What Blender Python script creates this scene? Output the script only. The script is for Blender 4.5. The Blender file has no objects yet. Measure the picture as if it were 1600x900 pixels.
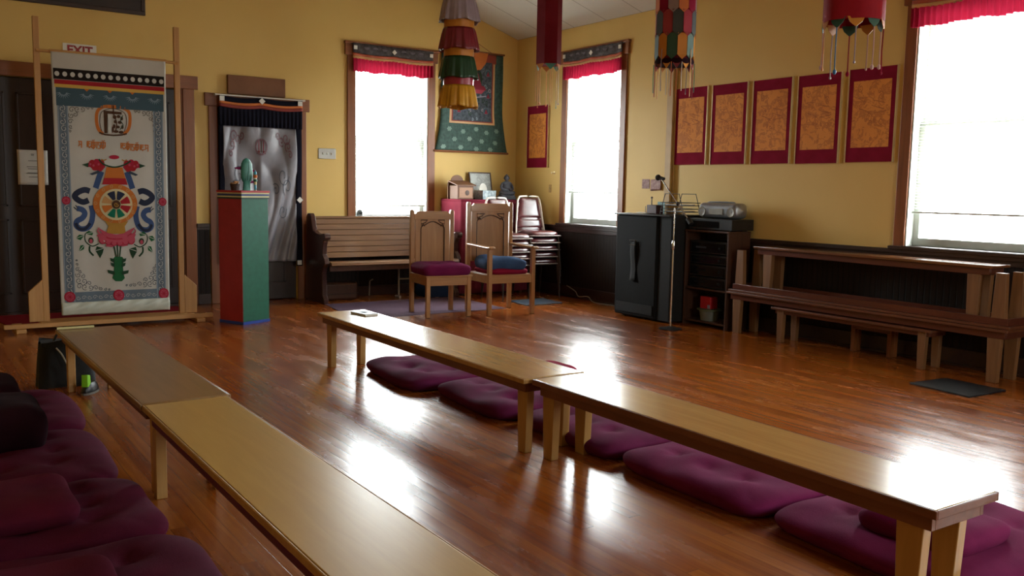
import bpy, math, random
from math import pi, sin, cos, radians as R
from mathutils import Matrix, Vector
random.seed(7)
SC = bpy.context.scene
COL = SC.collection

# ------------------------------------------------------------ camera
cam_d = bpy.data.cameras.new('camera')
cam = bpy.data.objects.new('camera', cam_d)
COL.objects.link(cam)
cam_d.sensor_width = 36.0
cam_d.lens = 1393.409 / 1600 * 36.0
cam_d.clip_end = 200
cam.location = (-6.9417, -10.1042, 1.3328)
cam.rotation_euler = (1.4612, -0.0184, -0.5985)
SC.camera = cam

# ------------------------------------------------------------ world (bright overcast sky) and exposure
W = bpy.data.worlds.new('overcast_sky')
SC.world = W
W.use_nodes = True
nt = W.node_tree
nt.nodes.clear()
wo = nt.nodes.new('ShaderNodeOutputWorld')
bg = nt.nodes.new('ShaderNodeBackground')
bg.inputs['Strength'].default_value = 38.0
tc = nt.nodes.new('ShaderNodeTexCoord')
sp = nt.nodes.new('ShaderNodeSeparateXYZ')
rp = nt.nodes.new('ShaderNodeValToRGB')
rp.color_ramp.elements[0].position = 0.46
rp.color_ramp.elements[0].color = (0.50, 0.49, 0.47, 1)
rp.color_ramp.elements[1].position = 0.52
rp.color_ramp.elements[1].color = (0.93, 0.97, 1.0, 1)
mp = nt.nodes.new('ShaderNodeMapRange')
mp.inputs['From Min'].default_value = -1
mp.inputs['From Max'].default_value = 1
nt.links.new(tc.outputs['Generated'], sp.inputs[0])
nt.links.new(sp.outputs['Z'], mp.inputs['Value'])
nt.links.new(mp.outputs[0], rp.inputs['Fac'])
nt.links.new(rp.outputs['Color'], bg.inputs['Color'])
nt.links.new(bg.outputs[0], wo.inputs['Surface'])
SC.view_settings.view_transform = 'Standard'
SC.view_settings.look = 'None'
SC.view_settings.gamma = 1.0
SC.view_settings.use_curve_mapping = False
SC.view_settings.exposure = 0.0

def portal(name, loc, rot, sx, sz):
    l = bpy.data.lights.new(name, 'AREA')
    l.shape = 'RECTANGLE'
    l.size = sx
    l.size_y = sz
    l.cycles.is_portal = True
    o = bpy.data.objects.new(name, l)
    o.location = loc
    o.rotation_euler = rot
    COL.objects.link(o)
# daylight openings: (wall, centre along the wall, width, sill, head)
WINDOWS = [('back', -1.87, 1.00, 0.93, 2.90), ('right', -1.635, 1.01, 0.93, 2.90), ('right', -6.295, 1.01, 0.93, 2.90),
           ('right', -10.6, 1.01, 0.93, 2.90), ('front', -3.4, 0.85, 1.20, 2.70)]  # front window is unseen, added as fill for surfaces facing the camera
X_LEFT, Y_FRONT = -9.6, -12.6
for w, c, wd, z0, z1 in WINDOWS:
    zc_ = (z0 + z1) / 2
    if w == 'back':
        portal('daylight', (c, 0.24, zc_), (R(-90), 0, 0), wd, z1 - z0)
    elif w == 'right':
        portal('daylight', (0.24, c, zc_), (R(-90), 0, R(-90)), wd, z1 - z0)
    else:
        portal('daylight', (c, Y_FRONT - 0.24, zc_), (R(90), 0, 0), wd, z1 - z0)  # portal of the added front window

# ------------------------------------------------------------ materials
def lin(c):
    if isinstance(c, str):
        c = [int(c[i:i + 2], 16) for i in (0, 2, 4)]
    r = []
    for v in c:
        v = v / 255.0
        r.append(v / 12.92 if v <= 0.04045 else ((v + 0.055) / 1.055) ** 2.4)
    return (r[0], r[1], r[2], 1)

def base(name):
    m = bpy.data.materials.new(name)
    m.use_nodes = True
    n = m.node_tree
    return m, n, n.nodes['Principled BSDF']

def N(n, t, **k):
    x = n.nodes.new(t)
    for a, b in k.items():
        setattr(x, a, b)
    return x

def coords(n, scale=(1, 1, 1), kind='Object', rand=False):
    t = N(n, 'ShaderNodeTexCoord')
    mpg = N(n, 'ShaderNodeMapping')
    mpg.inputs['Scale'].default_value = scale
    n.links.new(t.outputs[kind], mpg.inputs['Vector'])
    if rand:
        oi = N(n, 'ShaderNodeObjectInfo')
        mu = N(n, 'ShaderNodeMath', operation='MULTIPLY')
        mu.inputs[1].default_value = 37.0
        n.links.new(oi.outputs['Random'], mu.inputs[0])
        n.links.new(mu.outputs[0], mpg.inputs['Location'])
    return mpg.outputs[0]

def ramp(n, stops):
    r = N(n, 'ShaderNodeValToRGB')
    e = r.color_ramp.elements
    e[0].position, e[0].color = stops[0][0], lin(stops[0][1])
    e[1].position, e[1].color = stops[-1][0], lin(stops[-1][1])
    for p, c in stops[1:-1]:
        x = e.new(p)
        x.color = lin(c)
    return r

def mat(name, c1, c2=None, rough=0.6, scale=8, stretch=(1, 1, 1), bump=0.0, metal=0.0, spec=0.5, coat=0.0, sheen=0.0, bscale=None):
    m, n, b = base(name)
    c2 = c2 or c1
    v = coords(n, tuple(scale * s for s in stretch))
    no = N(n, 'ShaderNodeTexNoise')
    no.inputs['Scale'].default_value = 1.0
    no.inputs['Detail'].default_value = 5
    n.links.new(v, no.inputs['Vector'])
    r = ramp(n, [(0.32, c1), (0.68, c2)])
    n.links.new(no.outputs['Fac'], r.inputs['Fac'])
    n.links.new(r.outputs['Color'], b.inputs['Base Color'])
    b.inputs['Roughness'].default_value = rough
    b.inputs['Metallic'].default_value = metal
    b.inputs['Specular IOR Level'].default_value = spec
    b.inputs['Coat Weight'].default_value = coat
    b.inputs['Coat Roughness'].default_value = 0.12
    b.inputs['Sheen Weight'].default_value = sheen
    if bump:
        bp = N(n, 'ShaderNodeBump')
        bp.inputs['Strength'].default_value = bump
        bp.inputs['Distance'].default_value = 0.01
        if bscale:
            n2 = N(n, 'ShaderNodeTexNoise')
            n2.inputs['Scale'].default_value = 1.0
            n2.inputs['Detail'].default_value = 3
            n.links.new(coords(n, (bscale,) * 3), n2.inputs['Vector'])
            n.links.new(n2.outputs['Fac'], bp.inputs['Height'])
        else:
            n.links.new(no.outputs['Fac'], bp.inputs['Height'])
        n.links.new(bp.outputs[0], b.inputs['Normal'])
    return m

def wood(name, c1, c2, c3=None, axis='y', rough=0.35, scale=1.0, coat=0.0, spec=0.5):
    m, n, b = base(name)
    s = {'x': (1.2, 16, 16), 'y': (16, 1.2, 16), 'z': (16, 16, 1.2)}[axis]
    v = coords(n, tuple(a * scale for a in s), rand=True)
    no = N(n, 'ShaderNodeTexNoise')
    no.inputs['Scale'].default_value = 1.6
    no.inputs['Detail'].default_value = 8
    no.inputs['Roughness'].default_value = 0.62
    no.inputs['Distortion'].default_value = 0.6
    n.links.new(v, no.inputs['Vector'])
    r = ramp(n, [(0.28, c1), (0.5, c3 or c2), (0.72, c2)])
    n.links.new(no.outputs['Fac'], r.inputs['Fac'])
    n.links.new(r.outputs['Color'], b.inputs['Base Color'])
    b.inputs['Roughness'].default_value = rough
    b.inputs['Coat Weight'].default_value = coat
    b.inputs['Coat Roughness'].default_value = 0.15
    b.inputs['Specular IOR Level'].default_value = spec
    bp = N(n, 'ShaderNodeBump')
    bp.inputs['Strength'].default_value = 0.08
    bp.inputs['Distance'].default_value = 0.004
    n.links.new(no.outputs['Fac'], bp.inputs['Height'])
    n.links.new(bp.outputs[0], b.inputs['Normal'])
    return m

def mat_floor():
    m, n, b = base('varnished_floorboards')
    L = n.links
    t = N(n, 'ShaderNodeTexCoord')
    s = N(n, 'ShaderNodeSeparateXYZ')
    L.new(t.outputs['Object'], s.inputs[0])
    def mth(op, a, bb=None, c=None):
        x = N(n, 'ShaderNodeMath', operation=op)
        for i, q in enumerate((a, bb, c)):
            if q is None:
                continue
            if isinstance(q, (int, float)):
                x.inputs[i].default_value = q
            else:
                L.new(q, x.inputs[i])
        return x.outputs[0]
    bx = mth('DIVIDE', s.outputs['X'], 0.062)
    col = mth('FLOOR', bx)
    fx = mth('FRACT', bx)
    w1 = N(n, 'ShaderNodeTexWhiteNoise', noise_dimensions='1D')
    L.new(col, w1.inputs['W'])
    yy = mth('ADD', mth('DIVIDE', s.outputs['Y'], 2.6), mth('MULTIPLY', w1.outputs['Value'], 7.3))
    row = mth('FLOOR', yy)
    fy = mth('FRACT', yy)
    cv = N(n, 'ShaderNodeCombineXYZ')
    L.new(col, cv.inputs[0])
    L.new(row, cv.inputs[1])
    w2 = N(n, 'ShaderNodeTexWhiteNoise', noise_dimensions='2D')
    L.new(cv.outputs[0], w2.inputs['Vector'])
    # grain
    mpg = N(n, 'ShaderNodeMapping')
    mpg.inputs['Scale'].default_value = (38, 1.4, 1)
    va = N(n, 'ShaderNodeVectorMath', operation='ADD')
    L.new(t.outputs['Object'], va.inputs[0])
    vs = N(n, 'ShaderNodeVectorMath', operation='SCALE')
    L.new(w2.outputs['Color'], vs.inputs[0])
    vs.inputs['Scale'].default_value = 9
    L.new(vs.outputs[0], va.inputs[1])
    L.new(va.outputs[0], mpg.inputs['Vector'])
    g = N(n, 'ShaderNodeTexNoise')
    g.inputs['Scale'].default_value = 1.0
    g.inputs['Detail'].default_value = 7
    g.inputs['Roughness'].default_value = 0.65
    g.inputs['Distortion'].default_value = 0.8
    L.new(mpg.outputs[0], g.inputs['Vector'])
    mixf = mth('ADD', mth('MULTIPLY', g.outputs['Fac'], 0.65), mth('MULTIPLY', w2.outputs['Value'], 0.24))
    r = ramp(n, [(0.18, '68300e'), (0.40, '8c4613'), (0.6, 'a05a1e'), (0.82, 'b4742c')])
    L.new(mixf, r.inputs['Fac'])
    # seams
    ex = mth('ABSOLUTE', mth('SUBTRACT', fx, 0.5))
    seam = mth('GREATER_THAN', ex, 0.478)
    ey = mth('ABSOLUTE', mth('SUBTRACT', fy, 0.5))
    seam2 = mth('GREATER_THAN', ey, 0.4992)
    sm = mth('MAXIMUM', seam, seam2)
    mx = N(n, 'ShaderNodeMixRGB')
    mx.inputs['Color2'].default_value = lin('2a0f05')
    L.new(mth('MULTIPLY', sm, 0.45), mx.inputs['Fac'])
    L.new(r.outputs['Color'], mx.inputs['Color1'])
    L.new(mx.outputs[0], b.inputs['Base Color'])
    # wear in the varnish
    big = N(n, 'ShaderNodeTexNoise')
    big.inputs['Scale'].default_value = 1.0
    big.inputs['Detail'].default_value = 6
    mp2 = N(n, 'ShaderNodeMapping')
    mp2.inputs['Scale'].default_value = (7, 1.6, 1)
    L.new(t.outputs['Object'], mp2.inputs['Vector'])
    L.new(mp2.outputs[0], big.inputs['Vector'])
    rr = N(n, 'ShaderNodeMapRange')
    rr.inputs['From Min'].default_value = 0.3
    rr.inputs['From Max'].default_value = 0.7
    rr.inputs['To Min'].default_value = 0.18
    rr.inputs['To Max'].default_value = 0.31
    L.new(big.outputs['Fac'], rr.inputs['Value'])
    L.new(rr.outputs[0], b.inputs['Roughness'])
    b.inputs['Specular IOR Level'].default_value = 0.55
    # cupped boards + ripples of the finish
    cup = mth('MULTIPLY', mth('MULTIPLY', ex, ex), 1.0)
    h = mth('ADD', mth('MULTIPLY', cup, -0.5), mth('MULTIPLY', big.outputs['Fac'], 0.8))
    h2 = mth('ADD', h, mth('MULTIPLY', w2.outputs['Value'], 0.22))
    h3 = mth('ADD', h2, mth('MULTIPLY', g.outputs['Fac'], 0.10))
    bp = N(n, 'ShaderNodeBump')
    bp.inputs['Strength'].default_value = 0.28
    bp.inputs['Distance'].default_value = 0.004
    L.new(h3, bp.inputs['Height'])
    L.new(bp.outputs[0], b.inputs['Normal'])
    return m

def mat_ceiling():
    m, n, b = base('ceiling_tiles')
    L = n.links
    br = N(n, 'ShaderNodeTexBrick')
    br.offset = 0.0
    br.inputs['Color1'].default_value = lin('dcdad0')
    br.inputs['Color2'].default_value = lin('d4d2c8')
    br.inputs['Mortar'].default_value = lin('9c988c')
    br.inputs['Scale'].default_value = 1.0
    br.inputs['Mortar Size'].default_value = 0.006
    br.inputs['Brick Width'].default_value = 1.22
    br.inputs['Row Height'].default_value = 0.61
    L.new(coords(n), br.inputs['Vector'])
    L.new(br.outputs['Color'], b.inputs['Base Color'])
    b.inputs['Roughness'].default_value = 0.9
    return m

def mat_beadboard(axis):
    m, n, b = base('dark_beadboard')
    L = n.links
    t = N(n, 'ShaderNodeTexCoord')
    s = N(n, 'ShaderNodeSeparateXYZ')
    L.new(t.outputs['Object'], s.inputs[0])
    q = N(n, 'ShaderNodeMath', operation='MULTIPLY')
    q.inputs[1].default_value = 1 / 0.055
    L.new(s.outputs[axis], q.inputs[0])
    f = N(n, 'ShaderNodeMath', operation='PINGPONG')
    f.inputs[1].default_value = 0.5
    L.new(q.outputs[0], f.inputs[0])
    cr = ramp(n, [(0.0, '0c0705'), (0.12, '1e120d'), (1.0, '251712')])
    L.new(f.outputs[0], cr.inputs['Fac'])
    L.new(cr.outputs[0], b.inputs['Base Color'])
    b.inputs['Roughness'].default_value = 0.6
    b.inputs['Specular IOR Level'].default_value = 0.25
    bp = N(n, 'ShaderNodeBump')
    bp.inputs['Distance'].default_value = 0.003
    bp.inputs['Strength'].default_value = 0.5
    r2 = ramp(n, [(0.0, '000000'), (0.15, 'ffffff')])
    L.new(f.outputs[0], r2.inputs['Fac'])
    L.new(r2.outputs[0], bp.inputs['Height'])
    L.new(bp.outputs[0], b.inputs['Normal'])
    return m

def cloth(name, c1, c2, rough=0.9, scale=5, trans=0.0, sheen=0.0, bump=0.15):
    m = mat(name, c1, c2, rough=rough, scale=scale, bump=bump, bscale=240, sheen=0.0, spec=0.08)
    if trans:
        n = m.node_tree
        b = n.nodes['Principled BSDF']
        out = n.nodes['Material Output']
        tr = N(n, 'ShaderNodeBsdfTranslucent')
        tr.inputs['Color'].default_value = lin(c2)
        mx = N(n, 'ShaderNodeMixShader')
        mx.inputs[0].default_value = trans
        n.links.new(b.outputs[0], mx.inputs[1])
        n.links.new(tr.outputs[0], mx.inputs[2])
        n.links.new(mx.outputs[0], out.inputs['Surface'])
    return m

def mat_glass():
    m, n, b = base('window_glass')
    out = n.nodes['Material Output']
    tr = N(n, 'ShaderNodeBsdfTransparent')
    tr.inputs['Color'].default_value = (0.95, 0.97, 0.96, 1)
    gl = N(n, 'ShaderNodeBsdfGlossy')
    gl.inputs['Roughness'].default_value = 0.02
    mx = N(n, 'ShaderNodeMixShader')
    lw = N(n, 'ShaderNodeLayerWeight')
    lw.inputs['Blend'].default_value = 0.5
    pw_ = N(n, 'ShaderNodeMath', operation='POWER')
    pw_.inputs[1].default_value = 5.0
    fr = N(n, 'ShaderNodeMath', operation='MULTIPLY_ADD')
    fr.inputs[1].default_value = 0.7
    fr.inputs[2].default_value = 0.03
    n.links.new(lw.outputs['Facing'], pw_.inputs[0])
    n.links.new(pw_.outputs[0], fr.inputs[0])
    n.links.new(fr.outputs[0], mx.inputs[0])
    n.links.new(tr.outputs[0], mx.inputs[1])
    n.links.new(gl.outputs[0], mx.inputs[2])
    n.links.new(mx.outputs[0], out.inputs['Surface'])
    return m

def mat_print(name, paper1, paper2, ink, scale=9, thr=0.56, width=0.03):
    """fine contour-like ink drawing on coloured paper"""
    m, n, b = base(name)
    L = n.links
    v = coords(n, (1, 1, 1), rand=True)
    no = N(n, 'ShaderNodeTexNoise')
    no.inputs['Scale'].default_value = scale
    no.inputs['Detail'].default_value = 6
    no.inputs['Roughness'].default_value = 0.7
    no.inputs['Distortion'].default_value = 1.2
    L.new(v, no.inputs['Vector'])
    rr = ramp(n, [(thr - width * 2, '000000'), (thr - width, 'ffffff'), (thr + width, 'ffffff'), (thr + width * 2, '000000')])
    L.new(no.outputs['Fac'], rr.inputs['Fac'])
    n2 = N(n, 'ShaderNodeTexNoise')
    n2.inputs['Scale'].default_value = 4.5
    n2.inputs['Detail'].default_value = 2
    L.new(v, n2.inputs['Vector'])
    pr_ = ramp(n, [(0.35, paper1), (0.65, paper2)])
    L.new(n2.outputs['Fac'], pr_.inputs['Fac'])
    mu = N(n, 'ShaderNodeMath', operation='MULTIPLY')
    L.new(rr.outputs[0], mu.inputs[0])
    mu.inputs[1].default_value = 0.42
    mx = N(n, 'ShaderNodeMixRGB')
    L.new(mu.outputs[0], mx.inputs['Fac'])
    L.new(pr_.outputs[0], mx.inputs['Color1'])
    mx.inputs['Color2'].default_value = lin(ink)
    L.new(mx.outputs[0], b.inputs['Base Color'])
    b.inputs['Roughness'].default_value = 0.75
    return m

MT = {
 'wall': mat('yellow_wall_paint', 'd3b064', 'd8b76c', rough=0.55, scale=1.3, bump=0.05, bscale=60, spec=0.35),
 'ceiling': mat_ceiling(),
 'floor': mat_floor(),
 'bead_x': mat_beadboard('X'), 'bead_y': mat_beadboard('Y'),
 'casing': wood('brown_casing_wood', '75421e', '8c5028', '824a22', axis='z', rough=0.4),
 'casing_x': wood('brown_casing_wood_level', '75421e', '8c5028', '824a22', axis='x', rough=0.4),
 'darktrim': wood('near_black_trim_wood', '24140e', '33201a', axis='x', rough=0.35),
 'darkdoor': wood('near_black_door_wood', '1d0f0a', '2a1811', axis='z', rough=0.4),
 'sash': mat('grey_white_sash_paint', 'b9beb8', 'c6cbc4', rough=0.4),
 'slat': mat('white_blind_slats', 'e8e8e2', 'efefe9', rough=0.5),
 'glass': mat_glass(),
 'maple': wood('light_maple_wood', 'a07842', 'b28a52', 'aa824a', axis='z', rough=0.35),
 'wine_small': cloth('wine_small_cushion_cloth', '50162c', '5c1b33'),
 'maple_x': wood('light_maple_wood_level', 'b98f52', 'c9a468', 'c29a5c', axis='x', rough=0.35),
 'pine': wood('orange_pine_wood', 'b0804a', 'c4965c', 'ba8a50', axis='z', rough=0.5),
 'pine_x': wood('orange_pine_wood_level', 'b0804a', 'c4965c', 'ba8a50', axis='x', rough=0.5),
 'oak_y': wood('honey_oak_veneer', 'a47a40', 'b68c50', 'ad8348', axis='y', rough=0.2, coat=0.35),
 'tan_y': wood('tan_brown_veneer', '7e5f38', '946f43', '89673e', axis='y', rough=0.3, coat=0.2),
 'yel_y': wood('pale_yellow_veneer', 'b18b46', 'bd9850', 'b7914b', axis='y', rough=0.3, coat=0.1),
 'brn_y': wood('brown_bench_apron', '5e3620', '74462b', '6a3e26', axis='y', rough=0.4),
 'redbrn_y': wood('reddish_brown_board', '54291a', '683726', '5e3020', axis='y', rough=0.3, coat=0.2),
 'legbrown': wood('mid_brown_leg_wood', '765030', '8c643e', '825a36', axis='z', rough=0.5),
 'glossbrn_y': wood('glossy_brown_board', '6a3f26', '7c4e30', '724628', axis='y', rough=0.22, coat=0.8),
 'chairoak': wood('oak_chair_wood', '9a6c3e', 'b28450', 'a67646', axis='z', rough=0.35, coat=0.2),
 'chairoak_x': wood('oak_chair_wood_level', '9a6c3e', 'b28450', 'a67646', axis='x', rough=0.35, coat=0.2),
 'groove': mat('dark_carved_groove', '3d2412', '4a2c17', rough=0.6),
 'pew': wood('pew_oak_planks', '6e4c2e', '85603c', '785538', axis='x', rough=0.35, coat=0.2),
 'pewdark': wood('dark_stained_pew_end', '38201a', '4a2c22', '412620', axis='z', rough=0.3, coat=0.2),
 'walnut': wood('walnut_brown_shelf', '3a2419', '4a2f22', axis='z', rough=0.4),
 'brownboard': mat('brown_board', '6d4426', '7a4e2e', rough=0.7, scale=6),
 'plum': cloth('plum_cushion_cloth', '581a3c', '661f46', scale=6),
 'plumdark': cloth('dark_wine_cushion_cloth', '471226', '53172e', scale=6),
 'plumblack': cloth('very_dark_plum_cloth', '1e0b12', '260e17', scale=6),
 'magenta': cloth('red_violet_cushion_cloth', '621640', '70204a', scale=6),
 'redcloth': cloth('crimson_cushion_cloth', '7c1630', '8c1c38', scale=6),
 'bluecloth': cloth('slate_blue_cushion_cloth', '33496c', '40597f', scale=8),
 'mauve': cloth('mauve_rug_pile', '5a4858', '665262', scale=30, bump=0.3),
 'redrug': cloth('dark_red_rug', '6c1018', '7a161e', scale=20),
 'vent': mat('dark_blue_grey_mat', '3c4654', '4a5666', rough=0.4, scale=60, bump=0.4),
 'ventdark': mat('blackish_blue_mat', '0e141e', '161e2a', rough=0.5, scale=60, bump=0.4),
 'black': mat('black_plastic', '101113', '16181a', rough=0.4),
 'blackcloth': mat('black_fabric', '0d0f10', '131516', rough=0.8, scale=30),
 'charcoal': mat('charcoal_panel', '0b0c0d', '0f1011', rough=0.8, scale=20, spec=0.25),
 'steel': mat('bright_chrome', 'c8c8c8', 'd6d6d6', rough=0.2, metal=1.0),
 'silver': mat('silver_plastic', '8d9096', '9a9da3', rough=0.3, metal=0.6),
 'glaretube': mat('white_glare_tube', 'd8cfc4', 'e2dacf', rough=0.3),  # white glare on brown metal back frames, put into the colour
 'vinyl': mat('maroon_vinyl', '45191d', '522024', rough=0.28, scale=20, coat=0.4),
 'maroon': cloth('maroon_table_cloth', '6a2230', '762a38'),
 'boxwood': wood('varnished_box_wood', '57341a', '684024', axis='x', rough=0.6),
 'stone': mat('grey_stone', '474a54', '555863', rough=0.7, scale=25, bump=0.2),
 'marbled': mat('silvery_marbled_paper', '6c7c84', 'b4c0c4', rough=0.35, scale=26),
 'white': mat('white_paint', 'd8d6ce', 'e0ded6', rough=0.5),
 'paper': mat('white_paper', 'c6c3bc', 'd2cfc8', rough=0.7),
 'gold': mat('gold_moulding', 'd8c494', 'e4d2a4', rough=0.3, metal=0.5),
 'postermat': cloth('crimson_poster_mount', '7a162c', '861a34', scale=7, sheen=0.1),
 'posterart': mat_print('orange_line_print', 'd4842c', 'dc8e36', '8a3a18', scale=11),
 'red': mat('red_paint', '9c1f24', 'a9272b', rough=0.5),
 'green': mat('green_paint', '0e5842', '136149', rough=0.5, scale=20),
 'darkred': mat('dark_red_paint', '8c1a20', '9a2026', rough=0.5),
 'blue': mat('blue_paint', '1c3f96', '2348a4', rough=0.5),
 'cream': mat('cream_paint', 'c8c08a', 'd2ca94', rough=0.6),
 'darkgreen': mat('dark_green_paint', '1c3a30', '234438', rough=0.6),
 'pipe': mat('ochre_painted_casing', 'a88345', 'b08b4c', rough=0.5),
}

# ------------------------------------------------------------ mesh builder
class MB:
    def __init__(s):
        s.v, s.f, s.m, s.c = [], [], [], 0
    def mi(s, i):
        s.c = i
        return s
    def add(s, vs, fs, M=None):
        o = len(s.v)
        for p in vs:
            p = Vector(p)
            if M is not None:
                p = M @ p
            s.v.append(p)
        for f in fs:
            s.f.append([i + o for i in f])
            s.m.append(s.c)
        return s
    def box(s, x0, x1, y0, y1, z0, z1, M=None):
        vs = [(x, y, z) for z in (z0, z1) for y in (y0, y1) for x in (x0, x1)]
        return s.add(vs, [(0, 2, 3, 1), (4, 5, 7, 6), (0, 1, 5, 4), (2, 6, 7, 3), (0, 4, 6, 2), (1, 3, 7, 5)], M)
    def frustum(s, b, t, z0, z1, M=None):
        """b,t = (x0,x1,y0,y1)"""
        vs = [(x, y, z0) for y in b[2:] for x in b[:2]] + [(x, y, z1) for y in t[2:] for x in t[:2]]
        return s.add(vs, [(0, 2, 3, 1), (4, 5, 7, 6), (0, 1, 5, 4), (2, 6, 7, 3), (0, 4, 6, 2), (1, 3, 7, 5)], M)
    def prism(s, poly, a0, a1, axis='y', M=None):
        n = len(poly)
        def P(p, a):
            return {'y': (p[0], a, p[1]), 'x': (a, p[0], p[1]), 'z': (p[0], p[1], a)}[axis]
        vs = [P(p, a0) for p in poly] + [P(p, a1) for p in poly]
        fs = [tuple(range(n)), tuple(range(2 * n - 1, n - 1, -1))]
        fs += [(i, i + n, (i + 1) % n + n, (i + 1) % n) for i in range(n)]
        return s.add(vs, fs, M)
    def ring(s, outer, inner, a0, a1, M=None):
        """plate in the x-z plane between two loops with equal counts (open strip)"""
        n = len(outer)
        vs = [(p[0], a0, p[1]) for p in outer] + [(p[0], a0, p[1]) for p in inner]
        vs += [(p[0], a1, p[1]) for p in outer] + [(p[0], a1, p[1]) for p in inner]
        fs = []
        for i in range(n - 1):
            j = i + 1
            fs += [(i, j, n + j, n + i), (2 * n + i, 3 * n + i, 3 * n + j, 2 * n + j), (n + i, n + j, 3 * n + j, 3 * n + i), (i, 2 * n + i, 2 * n + j, j)]
        return s.add(vs, fs, M)
    def lathe(s, prof, c=(0, 0, 0), n=20, M=None, sx=1, sy=1, a0=0):
        vs, fs = [], []
        for r, z in prof:
            for k in range(n):
                a = 2 * pi * k / n + a0
                vs.append((c[0] + r * cos(a) * sx, c[1] + r * sin(a) * sy, c[2] + z))
        for i in range(len(prof) - 1):
            for k in range(n):
                k2 = (k + 1) % n
                fs.append((i * n + k, i * n + k2, (i + 1) * n + k2, (i + 1) * n + k))
        if prof[0][0] > 1e-5:
            fs.append(tuple(range(n - 1, -1, -1)))
        if prof[-1][0] > 1e-5:
            o = (len(prof) - 1) * n
            fs.append(tuple(o + k for k in range(n)))
        return s.add(vs, fs, M)
    def tube(s, pts, r, n=8, closed=False, M=None):
        pts = [Vector(p) for p in pts]
        N_ = len(pts)
        vs, fs = [], []
        up = None
        for i, p in enumerate(pts):
            a = pts[i - 1] if (i > 0 or closed) else p
            b = pts[(i + 1) % N_] if (i < N_ - 1 or closed) else p
            d = (b - a).normalized()
            if up is None:
                up = Vector((0, 0, 1)) if abs(d.z) < 0.9 else Vector((1, 0, 0))
            x = d.cross(up)
            if x.length < 1e-4:
                x = d.orthogonal()
            x.normalize()
            y = d.cross(x).normalized()
            up = -y if False else up
            rr = r[i] if isinstance(r, (list, tuple)) else r
            for k in range(n):
                t = 2 * pi * k / n
                vs.append(p + (x * cos(t) + y * sin(t)) * rr)
        m = N_ if closed else N_ - 1
        for i in range(m):
            j = (i + 1) % N_
            for k in range(n):
                k2 = (k + 1) % n
                fs.append((i * n + k, i * n + k2, j * n + k2, j * n + k))
        if not closed:
            fs.append(tuple(range(n - 1, -1, -1)))
            fs.append(tuple((N_ - 1) * n + k for k in range(n)))
        return s.add(vs, fs, M)
    def grid(s, fn, nu, nv, M=None):
        vs = [fn(i / nu, j / nv) for j in range(nv + 1) for i in range(nu + 1)]
        fs = [(j * (nu + 1) + i, j * (nu + 1) + i + 1, (j + 1) * (nu + 1) + i + 1, (j + 1) * (nu + 1) + i) for j in range(nv) for i in range(nu)]
        return s.add(vs, fs, M)
    def sphere(s, c, r, n=14, M=None, sx=1, sy=1, sz=1):
        pr = [(r * sin(pi * i / 8) if 0 < i < 8 else 1e-6, -r * cos(pi * i / 8) * sz) for i in range(9)]
        return s.lathe(pr, c, n, M, sx, sy)
    def build(s, name, mats, parent=None, bevel=0.0, smooth=35, solid=0.0, loc=None, rot=None, recalc=True, segs=2):
        me = bpy.data.meshes.new(name)
        me.from_pydata([tuple(p) for p in s.v], [], s.f)
        if not isinstance(mats, (list, tuple)):
            mats = [mats]
        for m in mats:
            me.materials.append(MT[m] if isinstance(m, str) else m)
        for p, i in zip(me.polygons, s.m):
            p.material_index = i
        if recalc:
            import bmesh
            bm = bmesh.new()
            bm.from_mesh(me)
            bmesh.ops.recalc_face_normals(bm, faces=bm.faces)
            bm.to_mesh(me)
            bm.free()
        if smooth:
            for p in me.polygons:
                p.use_smooth = True
            me.set_sharp_from_angle(angle=R(smooth))
        o = bpy.data.objects.new(name, me)
        COL.objects.link(o)
        if parent:
            o.parent = parent
        if loc:
            o.location = loc
        if rot:
            o.rotation_euler = rot
        if solid:
            md = o.modifiers.new('solid', 'SOLIDIFY')
            md.thickness = solid
            md.offset = 0
        if bevel:
            md = o.modifiers.new('bevel', 'BEVEL')
            md.width = bevel
            md.segments = segs
            md.limit_method = 'ANGLE'
            md.angle_limit = R(40)
        return o

def tag(o, label=None, cat=None, group=None, kind=None):
    if label: o['label'] = label
    if cat: o['category'] = cat
    if group: o['group'] = group
    if kind: o['kind'] = kind
    return o
def thing(name, label, cat, loc=(0, 0, 0), rz=0, group=None, rx=0, ry=0):
    o = bpy.data.objects.new(name, None)
    COL.objects.link(o)
    o.location = loc
    o.rotation_euler = (rx, ry, rz)
    return tag(o, label, cat, group)
def struct(o):
    o['kind'] = 'structure'
    return o
def kids(o):
    return [c for c in bpy.data.objects if c.parent == o]
def dup(src, loc, rz, label, rx=None, ry=None):
    def cp(o, par):
        c = o.copy()
        COL.objects.link(c)
        if par:
            c.parent = par
            c.matrix_parent_inverse = o.matrix_parent_inverse.copy()
        for k in kids(o):
            if k is not c:
                cp(k, c)
        return c
    c = cp(src, None)
    c.location = loc
    c.rotation_euler = (rx or 0, ry or 0, rz)
    c['label'] = label
    return c

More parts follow.
